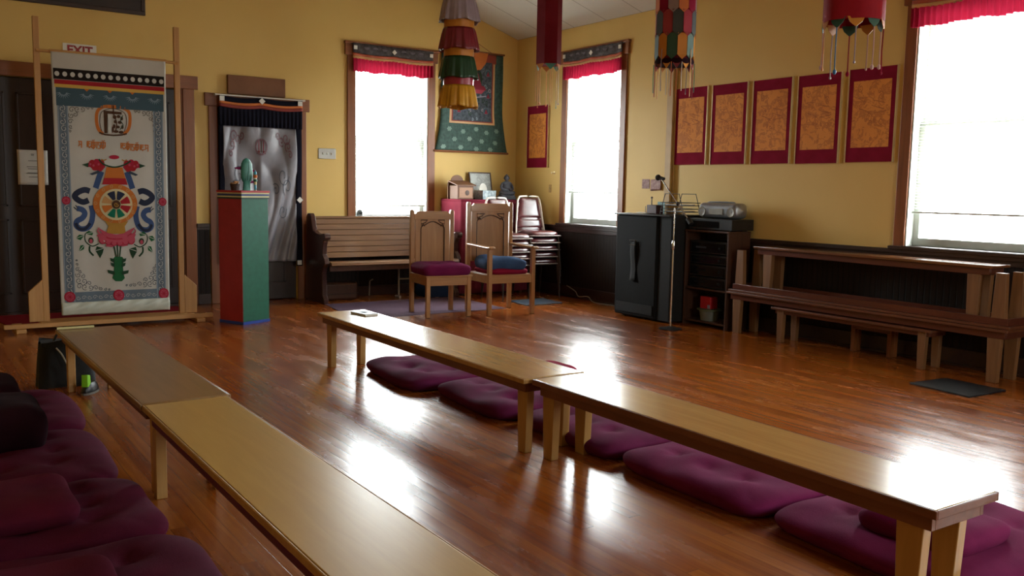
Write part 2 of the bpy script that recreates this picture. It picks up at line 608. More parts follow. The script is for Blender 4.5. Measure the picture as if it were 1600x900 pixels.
# vector artwork laid on a flat or gently curved surface
class Art:
    def __init__(s, fn):
        s.fn, s.mb, s.mats = fn, MB(), []
    def col(s, m):
        if m not in s.mats:
            s.mats.append(m)
        s.mb.mi(s.mats.index(m))
    def poly(s, pts, m, L=1):
        s.col(m)
        n = len(pts)
        s.mb.add([s.fn(u, v, L) for u, v in pts], [tuple(range(n))])
    def rect(s, u0, v0, u1, v1, m, L=1, nu=8, nv=8):
        s.col(m)
        s.mb.grid(lambda a, b: s.fn(u0 + (u1 - u0) * a, v0 + (v1 - v0) * b, L), nu, nv)
    def disc(s, u, v, r, m, L=1, n=16, ry=None, a0=0, a1=2 * pi):
        ry = ry or r
        pts = [(u + r * cos(a0 + (a1 - a0) * k / n), v + ry * sin(a0 + (a1 - a0) * k / n)) for k in range(n + (0 if a1 - a0 > 6.2 else 1))]
        if a1 - a0 < 6.2:
            pts.append((u, v))
        s.poly(pts, m, L)
    def stroke(s, pts, w, m, L=1, taper=False):
        s.col(m)
        n = len(pts)
        vs = []
        for i, p in enumerate(pts):
            a, b = pts[max(i - 1, 0)], pts[min(i + 1, n - 1)]
            dx, dy = b[0] - a[0], b[1] - a[1]
            l = math.hypot(dx, dy) or 1
            q = w / 2 * ((1 - 0.85 * i / (n - 1)) if taper else 1)
            vs += [s.fn(p[0] - dy / l * q, p[1] + dx / l * q, L), s.fn(p[0] + dy / l * q, p[1] - dx / l * q, L)]
        s.mb.add(vs, [(2 * i, 2 * i + 1, 2 * i + 3, 2 * i + 2) for i in range(n - 1)])
    def curl(s, u, v, r, m, w=0.4, d=1, a=0, L=1, turns=1.2):
        k = int(12 * turns)
        s.stroke([(u + r * (1 - i / k * 0.8) * cos(a + d * i / k * turns * 2 * pi), v + r * (1 - i / k * 0.8) * sin(a + d * i / k * turns * 2 * pi)) for i in range(k + 1)], w, m, L)
    def arc(s, u, v, r, a0, a1, w, m, L=1, ry=None, n=16):
        ry = ry or r
        s.stroke([(u + r * cos(a0 + (a1 - a0) * i / n), v + ry * sin(a0 + (a1 - a0) * i / n)) for i in range(n + 1)], w, m, L)
    def build(s, name, parent, **k):
        return s.mb.build(name, s.mats, parent, smooth=0, recalc=False, **k)

def catmull(pts, n=6):
    out = []
    P = [pts[0]] + list(pts) + [pts[-1]]
    for i in range(1, len(P) - 2):
        for k in range(n):
            t = k / n
            out.append(tuple(0.5 * (2 * P[i][d] + (P[i + 1][d] - P[i - 1][d]) * t + (2 * P[i - 1][d] - 5 * P[i][d] + 4 * P[i + 1][d] - P[i + 2][d]) * t * t + (3 * P[i][d] - P[i - 1][d] - 3 * P[i + 1][d] + P[i + 2][d]) * t ** 3) for d in range(len(pts[0]))))
    out.append(tuple(pts[-1]))
    return out

# ============================================================ THE ROOM
def ceil_z(x):
    return min(3.33 + 0.32 * (-x), 4.35)

struct(MB().box(X_LEFT, 0.25, Y_FRONT, 0.25, -0.1, 0).build('floor', 'floor', smooth=0))
WT = 0.2
def wall_box(mb, axis, a0, a1, z0, z1, base_):
    """a wall piece running along axis, base_ = inner face, extends outwards"""
    if axis == 'back': mb.box(a0, a1, 0, WT, z0, z1)
    if axis == 'right': mb.box(0, WT, a0, a1, z0, z1)
    if axis == 'front': mb.box(a0, a1, Y_FRONT - WT, Y_FRONT, z0, z1)
def build_wall(axis, lo, hi, openings, ztop):
    mb = MB()
    cur = lo
    for a0, a1, z0, z1 in sorted(openings):
        wall_box(mb, axis, cur, a0, 0, ztop, 0)
        if z0 > 0: wall_box(mb, axis, a0, a1, 0, z0, 0)
        wall_box(mb, axis, a0, a1, z1, ztop, 0)
        cur = a1
    wall_box(mb, axis, cur, hi, 0, ztop, 0)
    return mb
ops = {'back': [], 'right': [], 'front': []}
for w, c, wd, z0, z1 in WINDOWS:
    ops[w].append((c - wd / 2, c + wd / 2, z0, z1))
ops['back'] += [(-6.55, -4.38, 0, 2.35), (-4.01, -3.10, 0, 2.19)]
struct(build_wall('back', X_LEFT, 0, ops['back'], 4.4).build('wall_back', 'wall', smooth=0))
struct(build_wall('right', Y_FRONT, WT, ops['right'], 3.40).build('wall_right', 'wall', smooth=0))
struct(build_wall('front', X_LEFT, 0, ops['front'], 4.4).build('wall_front', 'wall', smooth=0))
struct(MB().box(X_LEFT - WT, X_LEFT, Y_FRONT, 0.2, 0, 4.4).build('wall_left', 'wall', smooth=0))
cl = MB()
xk = -(4.35 - 3.33) / 0.32
cl.prism([(0.2, ceil_z(0) - 0.064), (xk, 4.35), (X_LEFT - .2, 4.35), (X_LEFT - .2, 4.5), (xk, 4.5), (0.2, 3.45)], Y_FRONT - .2, 0.2, 'y')
struct(cl.build('ceiling', 'ceiling', smooth=0))

# wainscot and rails
def wains_back(n, x0, x1):
    struct(MB().box(x0, x1, -0.018, 0, 0.0, 0.86).build('trim_%d' % n, 'bead_x', smooth=0))
    struct(MB().box(x0, x1, -0.04, 0, 0.86, 0.90).box(x0, x1, -0.028, 0, 0.83, 0.86).build('trim_%d' % (n + 1), 'darktrim', smooth=0, bevel=0.003))
    struct(MB().box(x0, x1, -0.03, 0, 0.0, 0.12).build('baseboard_back' if n == 1 else 'baseboard_back.%03d' % n, 'darktrim', smooth=0, bevel=0.003))
wains_back(1, -4.26, -4.12)
wains_back(3, -2.99, -0.001)
struct(MB().box(-0.018, 0, Y_FRONT, -0.001, 0.0, 0.86).build('trim_5', 'bead_y', smooth=0))
struct(MB().box(-0.05, 0, Y_FRONT, -0.001, 0.865, 0.90).box(-0.03, 0, Y_FRONT, -0.001, 0.82, 0.865).build('trim_6', 'darktrim', smooth=0, bevel=0.003))
struct(MB().box(-0.03, 0, Y_FRONT, -0.001, 0.0, 0.14).box(-0.045, 0, Y_FRONT, -.001, 0, .02).build('baseboard_right', 'darktrim', smooth=0, bevel=0.003))
# vertical painted casing on the right wall
struct(MB().box(-0.05, 0, -3.03, -2.94, 0.9, 3.37).box(-0.025, 0, -3.05, -2.92, 0.9, 3.37).build('trim_7', 'pipe', smooth=0, bevel=0.004))

# windows
def window(n, w, c, wd, z0, z1):
    if w == 'back': M = Matrix.Translation((c, 0, 0)); rz = 0; loc = (c, 0, 0)
    elif w == 'right': rz = R(-90); loc = (0, c, 0)
    else: rz = R(180); loc = (c, Y_FRONT, 0)
    root = struct(thing('window_%d' % n, 'tall sash window in brown casing', 'window', loc, rz))  # label also covers the added, unseen front window
    h = wd / 2
    f = MB()
    f.box(-h - 0.10, -h, -0.024, 0.0, 0.9, z1)
    f.box(h, h + 0.10, -0.024, 0.0, 0.9, z1)
    f.build('window_casing', 'casing', root, bevel=0.004, smooth=0)
    f = MB()
    f.box(-h, -h + 0.012, -0.01, 0.19, z0, z1)
    f.box(h - 0.012, h, -0.01, 0.19, z0, z1)
    f.build('jamb_lining', 'sash', root, smooth=0)
    MB().box(-h - 0.13, h + 0.13, -0.034, 0, z1, z1 + 0.13).box(-h - 0.14, h + 0.14, -0.045, 0, z1 + 0.13, z1 + 0.16).box(-h, h, -0.01, 0.19, z1 - 0.012, z1).build('window_head', 'casing_x', root, bevel=0.004, smooth=0)
    MB().box(-h - 0.12, h + 0.12, -0.065, 0.0, z0 - 0.035, z0 - 0.005).box(-h, h, -0.06, 0.19, z0 - 0.03, z0).build('window_stool', 'darktrim', root, bevel=0.004, smooth=0)
    # outer frame + sashes
    zm = (z0 + z1) / 2 + 0.02
    hi = h - 0.012
    s = MB()
    def sash(mb, y0, y1, za, zb, t=0.05, tb=0.05):
        mb.box(-hi, -hi + t, y0, y1, za, zb).box(hi - t, hi, y0, y1, za, zb)
        mb.box(-hi + t, hi - t, y0, y1, za, za + tb).box(-hi + t, hi - t, y0, y1, zb - 0.045, zb)
    sash(s, 0.085, 0.12, z0, zm + 0.022, 0.05, 0.065)
    s.build('lower_sash', 'sash', root, bevel=0.003, smooth=0)
    s = MB()
    sash(s, 0.13, 0.165, zm - 0.022, z1 - 0.012, 0.05, 0.045)
    s.build('upper_sash', 'sash', root, bevel=0.003, smooth=0)
    g = MB().box(-hi + .045, hi - .045, 0.100, 0.104, z0 + .06, zm - .02).box(-hi + .045, hi - .045, 0.146, 0.150, zm + .02, z1 - .05)
    g.build('window_pane', 'glass', root, smooth=0)
    return root, loc, rz
BL = {1: 1.10, 2: 1.31, 3: 1.20}
VLAB = {1: 'red pleated valance over the tall window of the left wall, beside the scroll painting',
        2: 'red pleated valance over the middle tall window, next to the corner',
        3: 'bright red pleated valance over the large window at the right edge'}
BLAB = {1: 'white slatted blind lowered over the window behind the wooden pew',
        2: 'white slatted blind over the middle window between the orange posters and the corner',
        3: 'white slatted blind over the large window at the right edge'}
MT['brocade'] = mat('dark_brocade_strip', '2a2426', '5a5458', rough=0.8, scale=22)
MT['brocade2'] = mat('grey_violet_brocade_motif', '5c555e', '6c6570', rough=0.7)
MT['redpleat'] = cloth('sheer_crimson_pleats', '86182e', 'a0203a', trans=0.24, sheen=0.1)
MT['tanband'] = mat('tan_satin_band', 'c09058', 'cc9c64', rough=0.5)
MT['rustband'] = mat('rust_satin_band', 'a8482a', 'b45232', rough=0.5)
def valance(n, loc, rz, wd):
    t = thing('window_valance', VLAB[n], 'valance', loc, rz, None)
    h = wd / 2 + 0.045
    y = -0.05
    def sag(u): return 0.012 * sin(pi * (u * 2 % 1))
    MB().grid(lambda a, b: (-h + 2 * h * a, y - 0.006 * sin(a * 40), 3.04 - 0.115 * b - sag(a) * b), 60, 4).build('brocade_strip', 'brocade', t, solid=0.004)
    for k in range(6):
        x = -h + 2 * h * (.16, .27, .38, .62, .73, .84)[k]
        MB().prism([(x + .035 * cos(j * pi / 8), 2.985 + (.022 * sin(j * pi / 8) if k % 2 else -.026 * sin(j * pi / 8) + .012)) for j in range(9)][::(-1 if k % 2 else 1)], y - .0175, y - .009, 'y').build('brocade_medallion', 'brocade2', t)
    MB().grid(lambda a, b: (-h + 2 * h * a, y - 0.004 - 0.006 * sin(a * 40), 2.925 - 0.03 * b - sag(a)), 60, 2).build('rust_strip', 'rustband', t, solid=0.004)
    MB().grid(lambda a, b: (-h + 2 * h * a, y - 0.004 - 0.006 * sin(a * 40), 2.897 - 0.035 * b - sag(a)), 60, 2).build('tan_strip', 'tanband', t, solid=0.004)
    rnd = random.Random(n)
    ph = [rnd.uniform(-.5, .5) for _ in range(60)]
    def pl(a, b):
        k = a * 22
        amp = 0.008 + 0.012 * b
        return (-h + 2 * h * a + 0.004 * sin(k * 2 * pi + 1) * b, y - 0.01 + amp * sin(k * 2 * pi + ph[int(k)] * .6), 2.866 - (0.155 + 0.006 * sin(a * 31)) * b - sag(a))
    MB().grid(pl, 264, 8).build('pleated_skirt', 'redpleat', t, smooth=80)
    for k, x in enumerate((-h + 0.03, 0, h - 0.03)):
        a = R(45) if k == 1 else 0
        m = Matrix.Translation((x, y - 0.016, 2.985 - (0.01 if k == 1 else 0))) @ Matrix.Rotation(a, 4, 'Y')
        MB().box(-0.022, 0.022, -0.003, 0.003, -0.022, 0.022, m).build('white_patch', 'white', t)
    MB().tube([(-h - .02, y + .008, 3.03), (h + .02, y + .008, 3.03)], 0.006).box(-h, -h + .02, y + .008, 0, 3.02, 3.04).box(h - .02, h, y + .008, 0, 3.02, 3.04).build('rod', 'darktrim', t)
def blind(n, loc, rz, wd, zb, z1):
    t = thing('window_blind', BLAB[n], 'blind', loc, rz)
    h = wd / 2 - 0.02
    s = MB()
    z = z1 - 0.05
    while z > zb + 0.02:
        y = 0.045
        s.add([(-h, y - .0125, z - .0035), (h, y - .0125, z - .0035), (h, y, z + .001), (-h, y, z + .001), (h, y + .0125, z + .0035), (-h, y + .0125, z + .0035)], [(0, 1, 2, 3), (3, 2, 4, 5)])
        z -= 0.024
    s.build('slats', 'slat', t, smooth=60, recalc=False)
    MB().box(-h, h, 0.03, 0.06, z1 - 0.045, z1 - 0.013).build('head_rail', 'slat', t)
    MB().box(-h, h, 0.033, 0.057, zb, zb + 0.016).build('bottom_rail', 'sash', t, bevel=.003)
    MB().tube([(-h * .6, .045, z1 - .05), (-h * .6, .045, zb)], .0012, 5).tube([(h * .6, .045, z1 - .05), (h * .6, .045, zb)], .0012, 5).build('cord', 'slat', t)
for i, (w, c, wd, z0, z1) in enumerate(WINDOWS):
    root, loc, rz = window(i + 1, w, c, wd, z0, z1)
    if i < 3:
        valance(i + 1, loc, rz, wd)
        blind(i + 1, loc, rz, wd, BL[i + 1], z1)

# doors
d1 = struct(thing('door_1', 'dark double door with brown casing', 'door', (0, 0, 0)))
MB().box(-4.38, -4.26, -0.026, 0, 0, 2.35).box(-6.67, -6.55, -0.026, 0, 0, 2.35).box(-4.395, -4.38, -0.01, 0.12, 0, 2.35).build('door_casing', 'casing', d1, bevel=.004, smooth=0)
MB().box(-6.72, -4.22, -0.034, 0, 2.35, 2.49).build('door_head', 'casing_x', d1, bevel=.004, smooth=0)
for x0, x1 in ((-6.55, -5.475), (-5.465, -4.395)):
    m = MB().box(x0, x1, 0.04, 0.085, 0.02, 2.34)
    for za, zb in ((0.2, 0.95), (1.08, 2.2)):
        for xa in (x0 + 0.11, (x0 + x1) / 2 + 0.05):
            xb = xa + (x1 - x0) / 2 - 0.16
            m.box(xa, xb, 0.03, 0.04, za, za + 0.02).box(xa, xb, 0.03, 0.04, zb - 0.02, zb).box(xa, xa + 0.02, 0.03, 0.04, za, zb).box(xb - 0.02, xb, 0.03, 0.04, za, zb)
    m.build('door_leaf', 'darkdoor', d1, bevel=.003, smooth=0)
MB().box(-6.55, -4.38, -0.02, 0.15, 0, 0.02).build('threshold', 'darktrim', d1, smooth=0)
d2 = struct(thing('door_2', 'doorway behind the curtain with brown casing', 'door', (0, 0, 0)))
MB().box(-4.11, -4.01, -0.026, 0, 0, 2.19).box(-3.10, -2.99, -0.026, 0, 0, 2.19).build('door_casing', 'casing', d2, bevel=.004, smooth=0)
MB().box(-4.15, -2.95, -0.034, 0, 2.19, 2.33).build('door_head', 'casing_x', d2, bevel=.004, smooth=0)
m = MB().box(-4.01, -3.10, 0.05, 0.095, 0.01, 2.19)
for za, zb in ((0.2, 0.95), (1.08, 2.05)):
    for xa in (-3.9, -3.53):
        m.box(xa, xa + .3, 0.04, 0.05, za, za + 0.02).box(xa, xa + .3, 0.04, 0.05, zb - 0.02, zb).box(xa, xa + .02, 0.04, 0.05, za, zb).box(xa + .28, xa + .3, 0.04, 0.05, za, zb)
m.build('door_leaf', 'darkdoor', d2, bevel=.003, smooth=0)

struct(MB().box(-6.75, -4.2, .13, .26, 0, 2.5).build('trim_8', 'darkdoor', smooth=0))  # unseen backing added to stop light leaking around the double door
struct(MB().box(-4.15, -2.95, .13, .26, 0, 2.3).build('trim_9', 'darkdoor', smooth=0))  # same added light block, hidden behind the curtained doorway

# ============================================================ CENTRE BENCHES
def make_bench(name, label, L, Wd, H, top, edge, apron, leg, loc, rz=0, group=None, legw=(0.09, 0.064), upside=False, cat='bench', inset=(0.07, 0.07), th=0.026, ap=0.05, lx=0.052):
    t = thing(name, label, cat, loc, rz, group)
    if upside:
        t.rotation_euler = (pi, 0, rz)
    h, l = Wd / 2, L / 2
    MB().box(-h + .008, h - .008, -l + .008, l - .008, H - th, H).build('bench_top', top, t, bevel=0.003)
    e = MB()
    e.box(-h, -h + .008, -l, l, H - th, H - .001).box(h - .008, h, -l, l, H - th, H - .001).box(-h + .008, h - .008, -l, -l + .008, H - th, H - .001).box(-h + .008, h - .008, l - .008, l, H - th, H - .001)
    e.build('edge_banding', edge, t, bevel=0.003)
    a = MB()
    i = 0.03
    a.box(-h + i, -h + i + .02, -l + i, l - i, H - th - ap, H - th).box(h - i - .02, h - i, -l + i, l - i, H - th - ap, H - th)
    a.box(-h + i + .02, h - i - .02, -l + i, -l + i + .02, H - th - ap, H - th).box(-h + i + .02, h - i - .02, l - i - .02, l - i, H - th - ap, H - th)
    a.build('apron', apron, t, bevel=0.002)
    wt, wb = legw
    for sx in (-1, 1):
        for sy in (-1, 1):
            xo = sx * (h - lx)
            xi = sx * (h - lx - 0.045)
            ya = sy * (l - (inset[0] if sy > 0 else inset[1]) + 0.035)
            c = ya - sy * wt / 2
            x0, x1 = min(xo, xi), max(xo, xi)
            MB().frustum((x0, x1, c - wb / 2, c + wb / 2), (x0, x1, c - wt / 2, c + wt / 2), 0, H - th).build('leg', leg, t, bevel=0.003)
    return t
def rowb(name, label, xa, ya, xb, yb, Wd, **k):
    """front-left edge runs from (xa,ya) to (xb,yb); bench lies to its +x side"""
    L = math.hypot(xb - xa, yb - ya)
    ang = math.atan2(ya - yb, xa - xb) - pi / 2
    cx, cy = (xa + xb) / 2 + cos(ang) * Wd / 2, (ya + yb) / 2 + sin(ang) * Wd / 2
    return make_bench(name, label, L, Wd, k.pop('H', 0.40), loc=(cx, cy, k.pop('z', 0)), rz=ang, **k)
G1 = 'long low benches in the two centre rows'
rowb('low_bench', 'long low honey oak bench of the right row, far one with the notepad on it', -4.42, -3.86, -4.43, -6.555, 0.385, top='oak_y', edge='maple', apron='brn_y', leg='maple', group=G1, inset=(.09, .075))
rowb('low_bench', 'long low honey oak bench of the right row, the near one, shining at its end', -4.39, -6.57, -4.425, -8.70, 0.35, top='oak_y', edge='brn_y', apron='brn_y', leg='maple', group=G1, th=.03, inset=(.055, .10), legw=(.10, .068))
rowb('low_bench', 'pale yellow topped low bench in the left foreground', -6.14, -6.185, -6.14, -8.90, 0.36, top='yel_y', edge='maple', apron='redbrn_y', leg='maple', group=G1, inset=(.045, .08), lx=.035, legw=(.06, .05), ap=.06)
rowb('low_bench', 'brown topped low bench of the left row, in front of the banner stand', -6.17, -3.86, -6.145, -6.17, 0.385, top='tan_y', edge='tan_y', apron='brn_y', leg='pine', group=G1, inset=(.06, .045), legw=(.06, .05))

# stacked benches on the right wall
G2 = 'wooden benches stacked along the right wall'
wb = dict(top='redbrn_y', edge='brn_y', apron='redbrn_y', leg='legbrown', group=G2, th=.022, ap=.052, legw=(.105, .075), inset=(.09, .09), lx=.032)
rowb('wooden_bench', 'long wooden bench standing on the floor under the right wall stack', -0.385, -4.20, -0.47, -6.91, 0.34, **wb)
t = rowb('wooden_bench', 'long wooden bench turned upside down with its legs in the air, middle of the stack', -0.375, -4.21, -0.46, -6.92, 0.34, **wb)
t.rotation_euler = (pi, 0, t.rotation_euler[2]); t.location.z = 0.801
rowb('wooden_bench', 'wooden bench on top of the right wall stack, shining under the large window', -0.33, -4.46, -0.42, -6.74, 0.25, z=0.424, H=0.425, **dict(wb, top='glossbrn_y', edge='glossbrn_y', legw=(.105, .08), inset=(.13, .13)))
rowb('wooden_bench', 'short low wooden bench tucked beneath the right wall stack', -0.43, -4.78, -0.46, -6.34, 0.28, H=0.318, **dict(wb, legw=(.07, .052), ap=.035, lx=.022))
rowb('small_stool', 'small dark stool hidden beneath the right wall benches', -0.22, -5.44, -0.23, -5.86, 0.16, H=0.27, cat='stool', **dict(wb, group=None, legw=(.04, .035), leg='casing', inset=(.05, .05)))

# ============================================================ CUSHIONS
def cushion(name, label, x0, x1, y0, y1, z0, H, m, seed=0, cat='cushion', group=None, tufts=True, rz=0, rim=None, nx=44, tuftg=(3, 3), amp=.006, sag=None, rr=0.05):
    cx, cy = (x0 + x1) / 2, (y0 + y1) / 2
    hx, hy = (x1 - x0) / 2, (y1 - y0) / 2
    rnd = random.Random(seed)
    ph = [rnd.uniform(0, 6.28) for _ in range(8)]
    tf = []
    if tufts:
        gx, gy = tuftg
        for i in range(gx):
            for j in range(gy):
                tf.append(((i + 1) / (gx + 1) * 2 - 1, (j + 1) / (gy + 1) * 2 - 1))
    def corner(u, v):
        # map square [-1,1]^2 to a rounded square
        p = 7
        r = (abs(u) ** p + abs(v) ** p) ** (1 / p) if (u or v) else 0
        mx = max(abs(u), abs(v))
        k = mx / r if r else 1
        return u * k, v * k, mx
    def side(sgn):
        def f(a, b):
            u, v = a * 2 - 1, b * 2 - 1
            # denser near the rim
            u = sin(u * pi / 2); v = sin(v * pi / 2)
            X, Y, r = corner(u, v)
            th = max(0.0, 1 - r ** 6) ** 0.5
            z = H / 2 * th
            if sgn > 0:
                for tu, tv in tf:
                    d2 = ((u - tu) * hx) ** 2 + ((v - tv) * hy) ** 2
                    z -= 0.20 * H * math.exp(-d2 / 0.0028) * th
                z += amp * th * (sin(7 * u * hx * 2 + ph[0]) * sin(6 * v * hy * 2 + ph[1]) + 0.7 * sin(15 * u * hx + 9 * v * hy + ph[2]) + .5 * sin(23 * v * hy - 13 * u * hx + ph[3]))
                if sag: z += sag(u, v) * th
            else:
                z = -H / 2 * min(1, th * 1.6)
            wob = 1 + 0.012 * sin(3 * u + ph[4]) + 0.012 * sin(4 * v + ph[5])
            return (X * hx * wob, Y * hy * wob, H / 2 + (z if sgn > 0 else z))
        return f
    mb = MB()
    mb.grid(side(1), nx, nx)
    mb.grid(side(-1), nx, nx)
    o = mb.build(name, m, None, smooth=180, loc=(cx, cy, z0), rot=(0, 0, rz))
    import bmesh
    bm = bmesh.new(); bm.from_mesh(o.data)
    bmesh.ops.remove_doubles(bm, verts=bm.verts, dist=0.0008)
    bmesh.ops.recalc_face_normals(bm, faces=bm.faces)
    bm.to_mesh(o.data); bm.free()
    for p in o.data.polygons: p.use_smooth = True
    return tag(o, label, cat, group)
G3 = 'purple floor cushions beside the right row of benches'
for i, (x0, x1, y0, y1, lb, rz, mm) in enumerate([
    (-4.25, -3.36, -5.09, -4.19, 'farthest purple floor cushion under the far bench of the right row', R(-5), 'plum'),
    (-4.17, -3.24, -6.00, -5.12, 'second purple floor cushion, under the middle of the far right bench', R(-3), 'plum'),
    (-4.12, -3.32, -6.88, -6.02, 'purple floor cushion below the joint of the two right row benches', R(-2), 'plum'),
    (-4.15, -3.32, -7.80, -6.90, 'bright purple floor cushion under the middle of the near right bench', R(-2), 'magenta'),
    (-4.17, -3.22, -8.72, -7.83, 'nearest purple floor cushion, under the near end of the right row', R(-2), 'magenta')]):
    cushion('floor_cushion', lb, x0, x1, y0, y1, 0, 0.10, mm, seed=i, group=G3, rz=rz, tuftg=(3, 3))
cushion('small_cushion', 'small dark purple cushion lying on the nearest right row floor cushion', -4.02, -3.62, -8.56, -8.14, 0.088, 0.085, 'magenta', seed=21, tufts=False)
cushion('small_cushion', 'small purple cushion showing past the back edge of the far right bench', -3.36, -2.98, -5.22, -4.90, 0.0, 0.09, 'redcloth', seed=22, tufts=False)
G4 = 'wine red floor cushions along the left edge'
for i, (y0, y1, lb, xr) in enumerate([
    (-5.12, -4.14, 'dark wine floor cushion farthest back at the left edge', -6.16),
    (-6.06, -5.16, 'dark wine floor cushion with a square dark cushion on it at the left edge', -6.18),
    (-6.80, -6.09, 'dark wine floor cushion with a flat small cushion on it at the left edge', -6.16),
    (-7.75, -6.83, 'nearest dark wine floor cushion in the bottom left corner', -6.13)]):
    cushion('floor_cushion', lb, xr - 0.95, xr, y0, y1, 0, 0.11, 'plumdark', seed=30 + i, group=G4, tuftg=(3, 3))
cushion('small_cushion', 'small flat wine cushion on the third floor cushion of the left edge', -6.92, -6.45, -6.68, -6.18, 0.10, 0.085, 'wine_small', seed=41, tufts=False)
cushion('small_cushion', 'small flat wine cushion lying in the bottom left corner', -6.92, -6.45, -7.62, -7.10, 0.10, 0.08, 'wine_small', seed=42, tufts=False)
cushion('meditation_cushion', 'thick square near-black cushion on the second floor cushion of the left edge', -6.86, -6.42, -5.58, -5.06, 0.10, 0.20, 'plumblack', seed=43, tufts=False)
cushion('meditation_cushion', 'thick near-black cushion on the farthest floor cushion of the left edge', -6.86, -6.45, -4.85, -4.42, 0.10, 0.17, 'plumblack', seed=44, tufts=False)

# ============================================================ BANNER STAND AND BANNER
bs = thing('banner_stand', 'tall wooden stand of two posts holding the white banner', 'stand', (0, 0, 0))
YB = -1.10
for x, zt, s_ in ((-5.895, 2.77, -1), (-4.705, 2.81, 1)):
    MB().box(x - .025, x + .025, YB - .02, YB + .025, 0.07, zt).build('post', 'pine', bs, bevel=.003)
    xo = x + s_ * 0.14
    xi = x + s_ * 0.025
    pl_ = [(xi, 0.07), (xo, 0.07), (xo, 0.34), (xi, 0.45)]
    if s_ > 0: pl_ = pl_[::-1]
    MB().prism(pl_, YB - .02, YB + .02, 'y').build('brace', 'pine', bs, bevel=.003)
MB().box(-6.25, -4.45, YB - .17, YB - .13, 0.035, 0.075).build('front_rail', 'pine_x', bs, bevel=.004)
MB().box(-5.95, -4.66, YB - .13, YB + .14, 0.045, 0.07).build('base_board', 'pine_x', bs, bevel=.003)
for x in (-6.12, -4.58):
    MB().box(x - .04, x + .04, YB - .22, YB + .20, 0, 0.035).build('foot', 'pine', bs, bevel=.004)
MB().tube([(-5.90, YB - .03, 2.475), (-4.70, YB - .03, 2.475)], .014).build('crossbar', 'pine_x', bs)

BN = thing('hanging_banner', 'large white cloth banner with a colourful wheel and lotus on the wooden stand', 'banner', (0, 0, 0))
BX0, BX1, BZ0, BZ1 = -5.79, -4.82, 0.125, 2.48
YC = YB - 0.055
def bsurf(u, v, L=0):
    """u 0..1 left-right, v 0..1 top-bottom"""
    y = YC + 0.004 * sin(u * 21 + 1) * v + 0.003 * sin(v * 17) - 0.0022 * L
    tw = 0.012 * (v)   # slightly narrower at the foot
    x = BX0 + (BX1 - BX0) * u + (0.012 - 0.024 * u) * v
    return (x, y, BZ1 - (BZ1 - BZ0) * v)
MT['bannerwhite'] = cloth('off_white_banner_cloth', 'b2b0a8', 'bcbab2', scale=3, sheen=0.05)
MT['satinwhite'] = mat('pale_satin', 'b6bcae', 'c8ccc0', rough=0.4, scale=6)
for nm, c in (('a_black', '1c1512'), ('a_red', '9a2028'), ('a_yellow', 'c4a04c'), ('a_teal', '3e5560'), ('a_slate', '64727e'), ('a_steel', '8796a4'), ('a_line', '3c4450'), ('a_pale', 'bcbcb6'),
              ('a_orange', 'b96a2c'), ('a_brown', '4a3020'), ('a_pink', 'b04a5c'), ('a_crim', 'a02038'), ('a_blue', '3a4f78'), ('a_navy', '272c40'), ('a_green', '1f5a34'), ('a_dgreen', '24402c'),
              ('a_gold', 'a87c34'), ('a_cream', 'c4b890'), ('a_grey', '6a6660'), ('a_em', '106a50'), ('a_tan', 'b98a58'), ('a_lilac', '9a95a4'), ('a_rose', '8a3040')):
    MT[nm] = mat('ink_' + nm[2:], c, c, rough=0.8, spec=0.2)
MB().grid(lambda a, b: bsurf(a, b), 60, 90).build('banner_cloth', 'bannerwhite', BN, smooth=180, solid=0.002)
MB().tube([(BX0 - .01, YC + .006, BZ1 + .002), (BX1 + .01, YC + .006, BZ1 + .002)], .012).build('top_rod', 'pine_x', BN)
# satin foot roll
MB().grid(lambda a, b: (BX0 + .014 + (BX1 - BX0 - .03) * a, YC - .008 - .018 * sin(pi * b) + .004 * sin(a * 40 + b * 9), 0.235 - 0.115 * b), 60, 10).build('satin_hem', 'satinwhite', BN, smooth=180, solid=0.003)
# digitised picture coordinates of the artwork -> cloth coordinates
def q(px, py):
    # bilinear inverse of the cloth outline
    v = (py - 83) / 400.0
    for _ in range(4):
        xl = 80 + 11.5 * v; xr = 256.5 + 8.0 * v
        u = (px - xl) / (xr - xl)
        yt = 82 + 12.0 * u; yb = 492 - 12.5 * u
        v = (py - yt) / (yb - yt)
    return u, v
art = Art(lambda px, py, L: bsurf(*q(px, py), L))
def band(u0, v0, u1, v1, m, L=1, nu=24, nv=10):
    art.col(m)
    art.mb.grid(lambda a, b: bsurf(u0 + (u1 - u0) * a, v0 + (v1 - v0) * b, L), nu, nv)
v_ = lambda py: q(170, py)[1]
band(0.015, v_(113), 0.985, v_(129), 'a_black')
for k in range(15):
    u = 0.045 + k * 0.0652
    c = bsurf(u, v_(121), 2)
    art.col('a_pale')
    art.mb.add([(c[0] + .020 * cos(a * pi / 6), c[1], c[2] + .022 * sin(a * pi / 6)) for a in range(12)], [tuple(range(12))])
band(0.02, v_(129.5), 0.985, v_(136), 'a_red')
band(0.02, v_(136), 0.985, v_(141), 'a_yellow')
band(0.03, v_(141), 0.975, v_(168), 'a_teal')
for k in range(5):   # fan flourishes on the teal band
    cu = 0.09 + k * 0.20
    for j in range(-4, 5):
        a = j * 0.33
        c = bsurf(cu, v_(148), 2)
        art.col('a_steel')
        dx, dz = sin(a), -cos(a)
        art.mb.add([(c[0] + dx * r_ + px_ * dz * .004, c[1], c[2] + dz * r_ * .9 - px_ * dx * .004) for r_, px_ in ((.025, -1), (.025, 1), (.068, 0))], [(0, 1, 2)])
    if k in (1, 2, 3):
        c = bsurf(cu + (.0 if k == 2 else .0), v_(141), 2)
        art.col('a_orange')
        art.mb.add([(c[0] - .022, c[1], c[2]), (c[0] + .022, c[1], c[2]), (c[0], c[1], c[2] - .022)], [(0, 1, 2)])
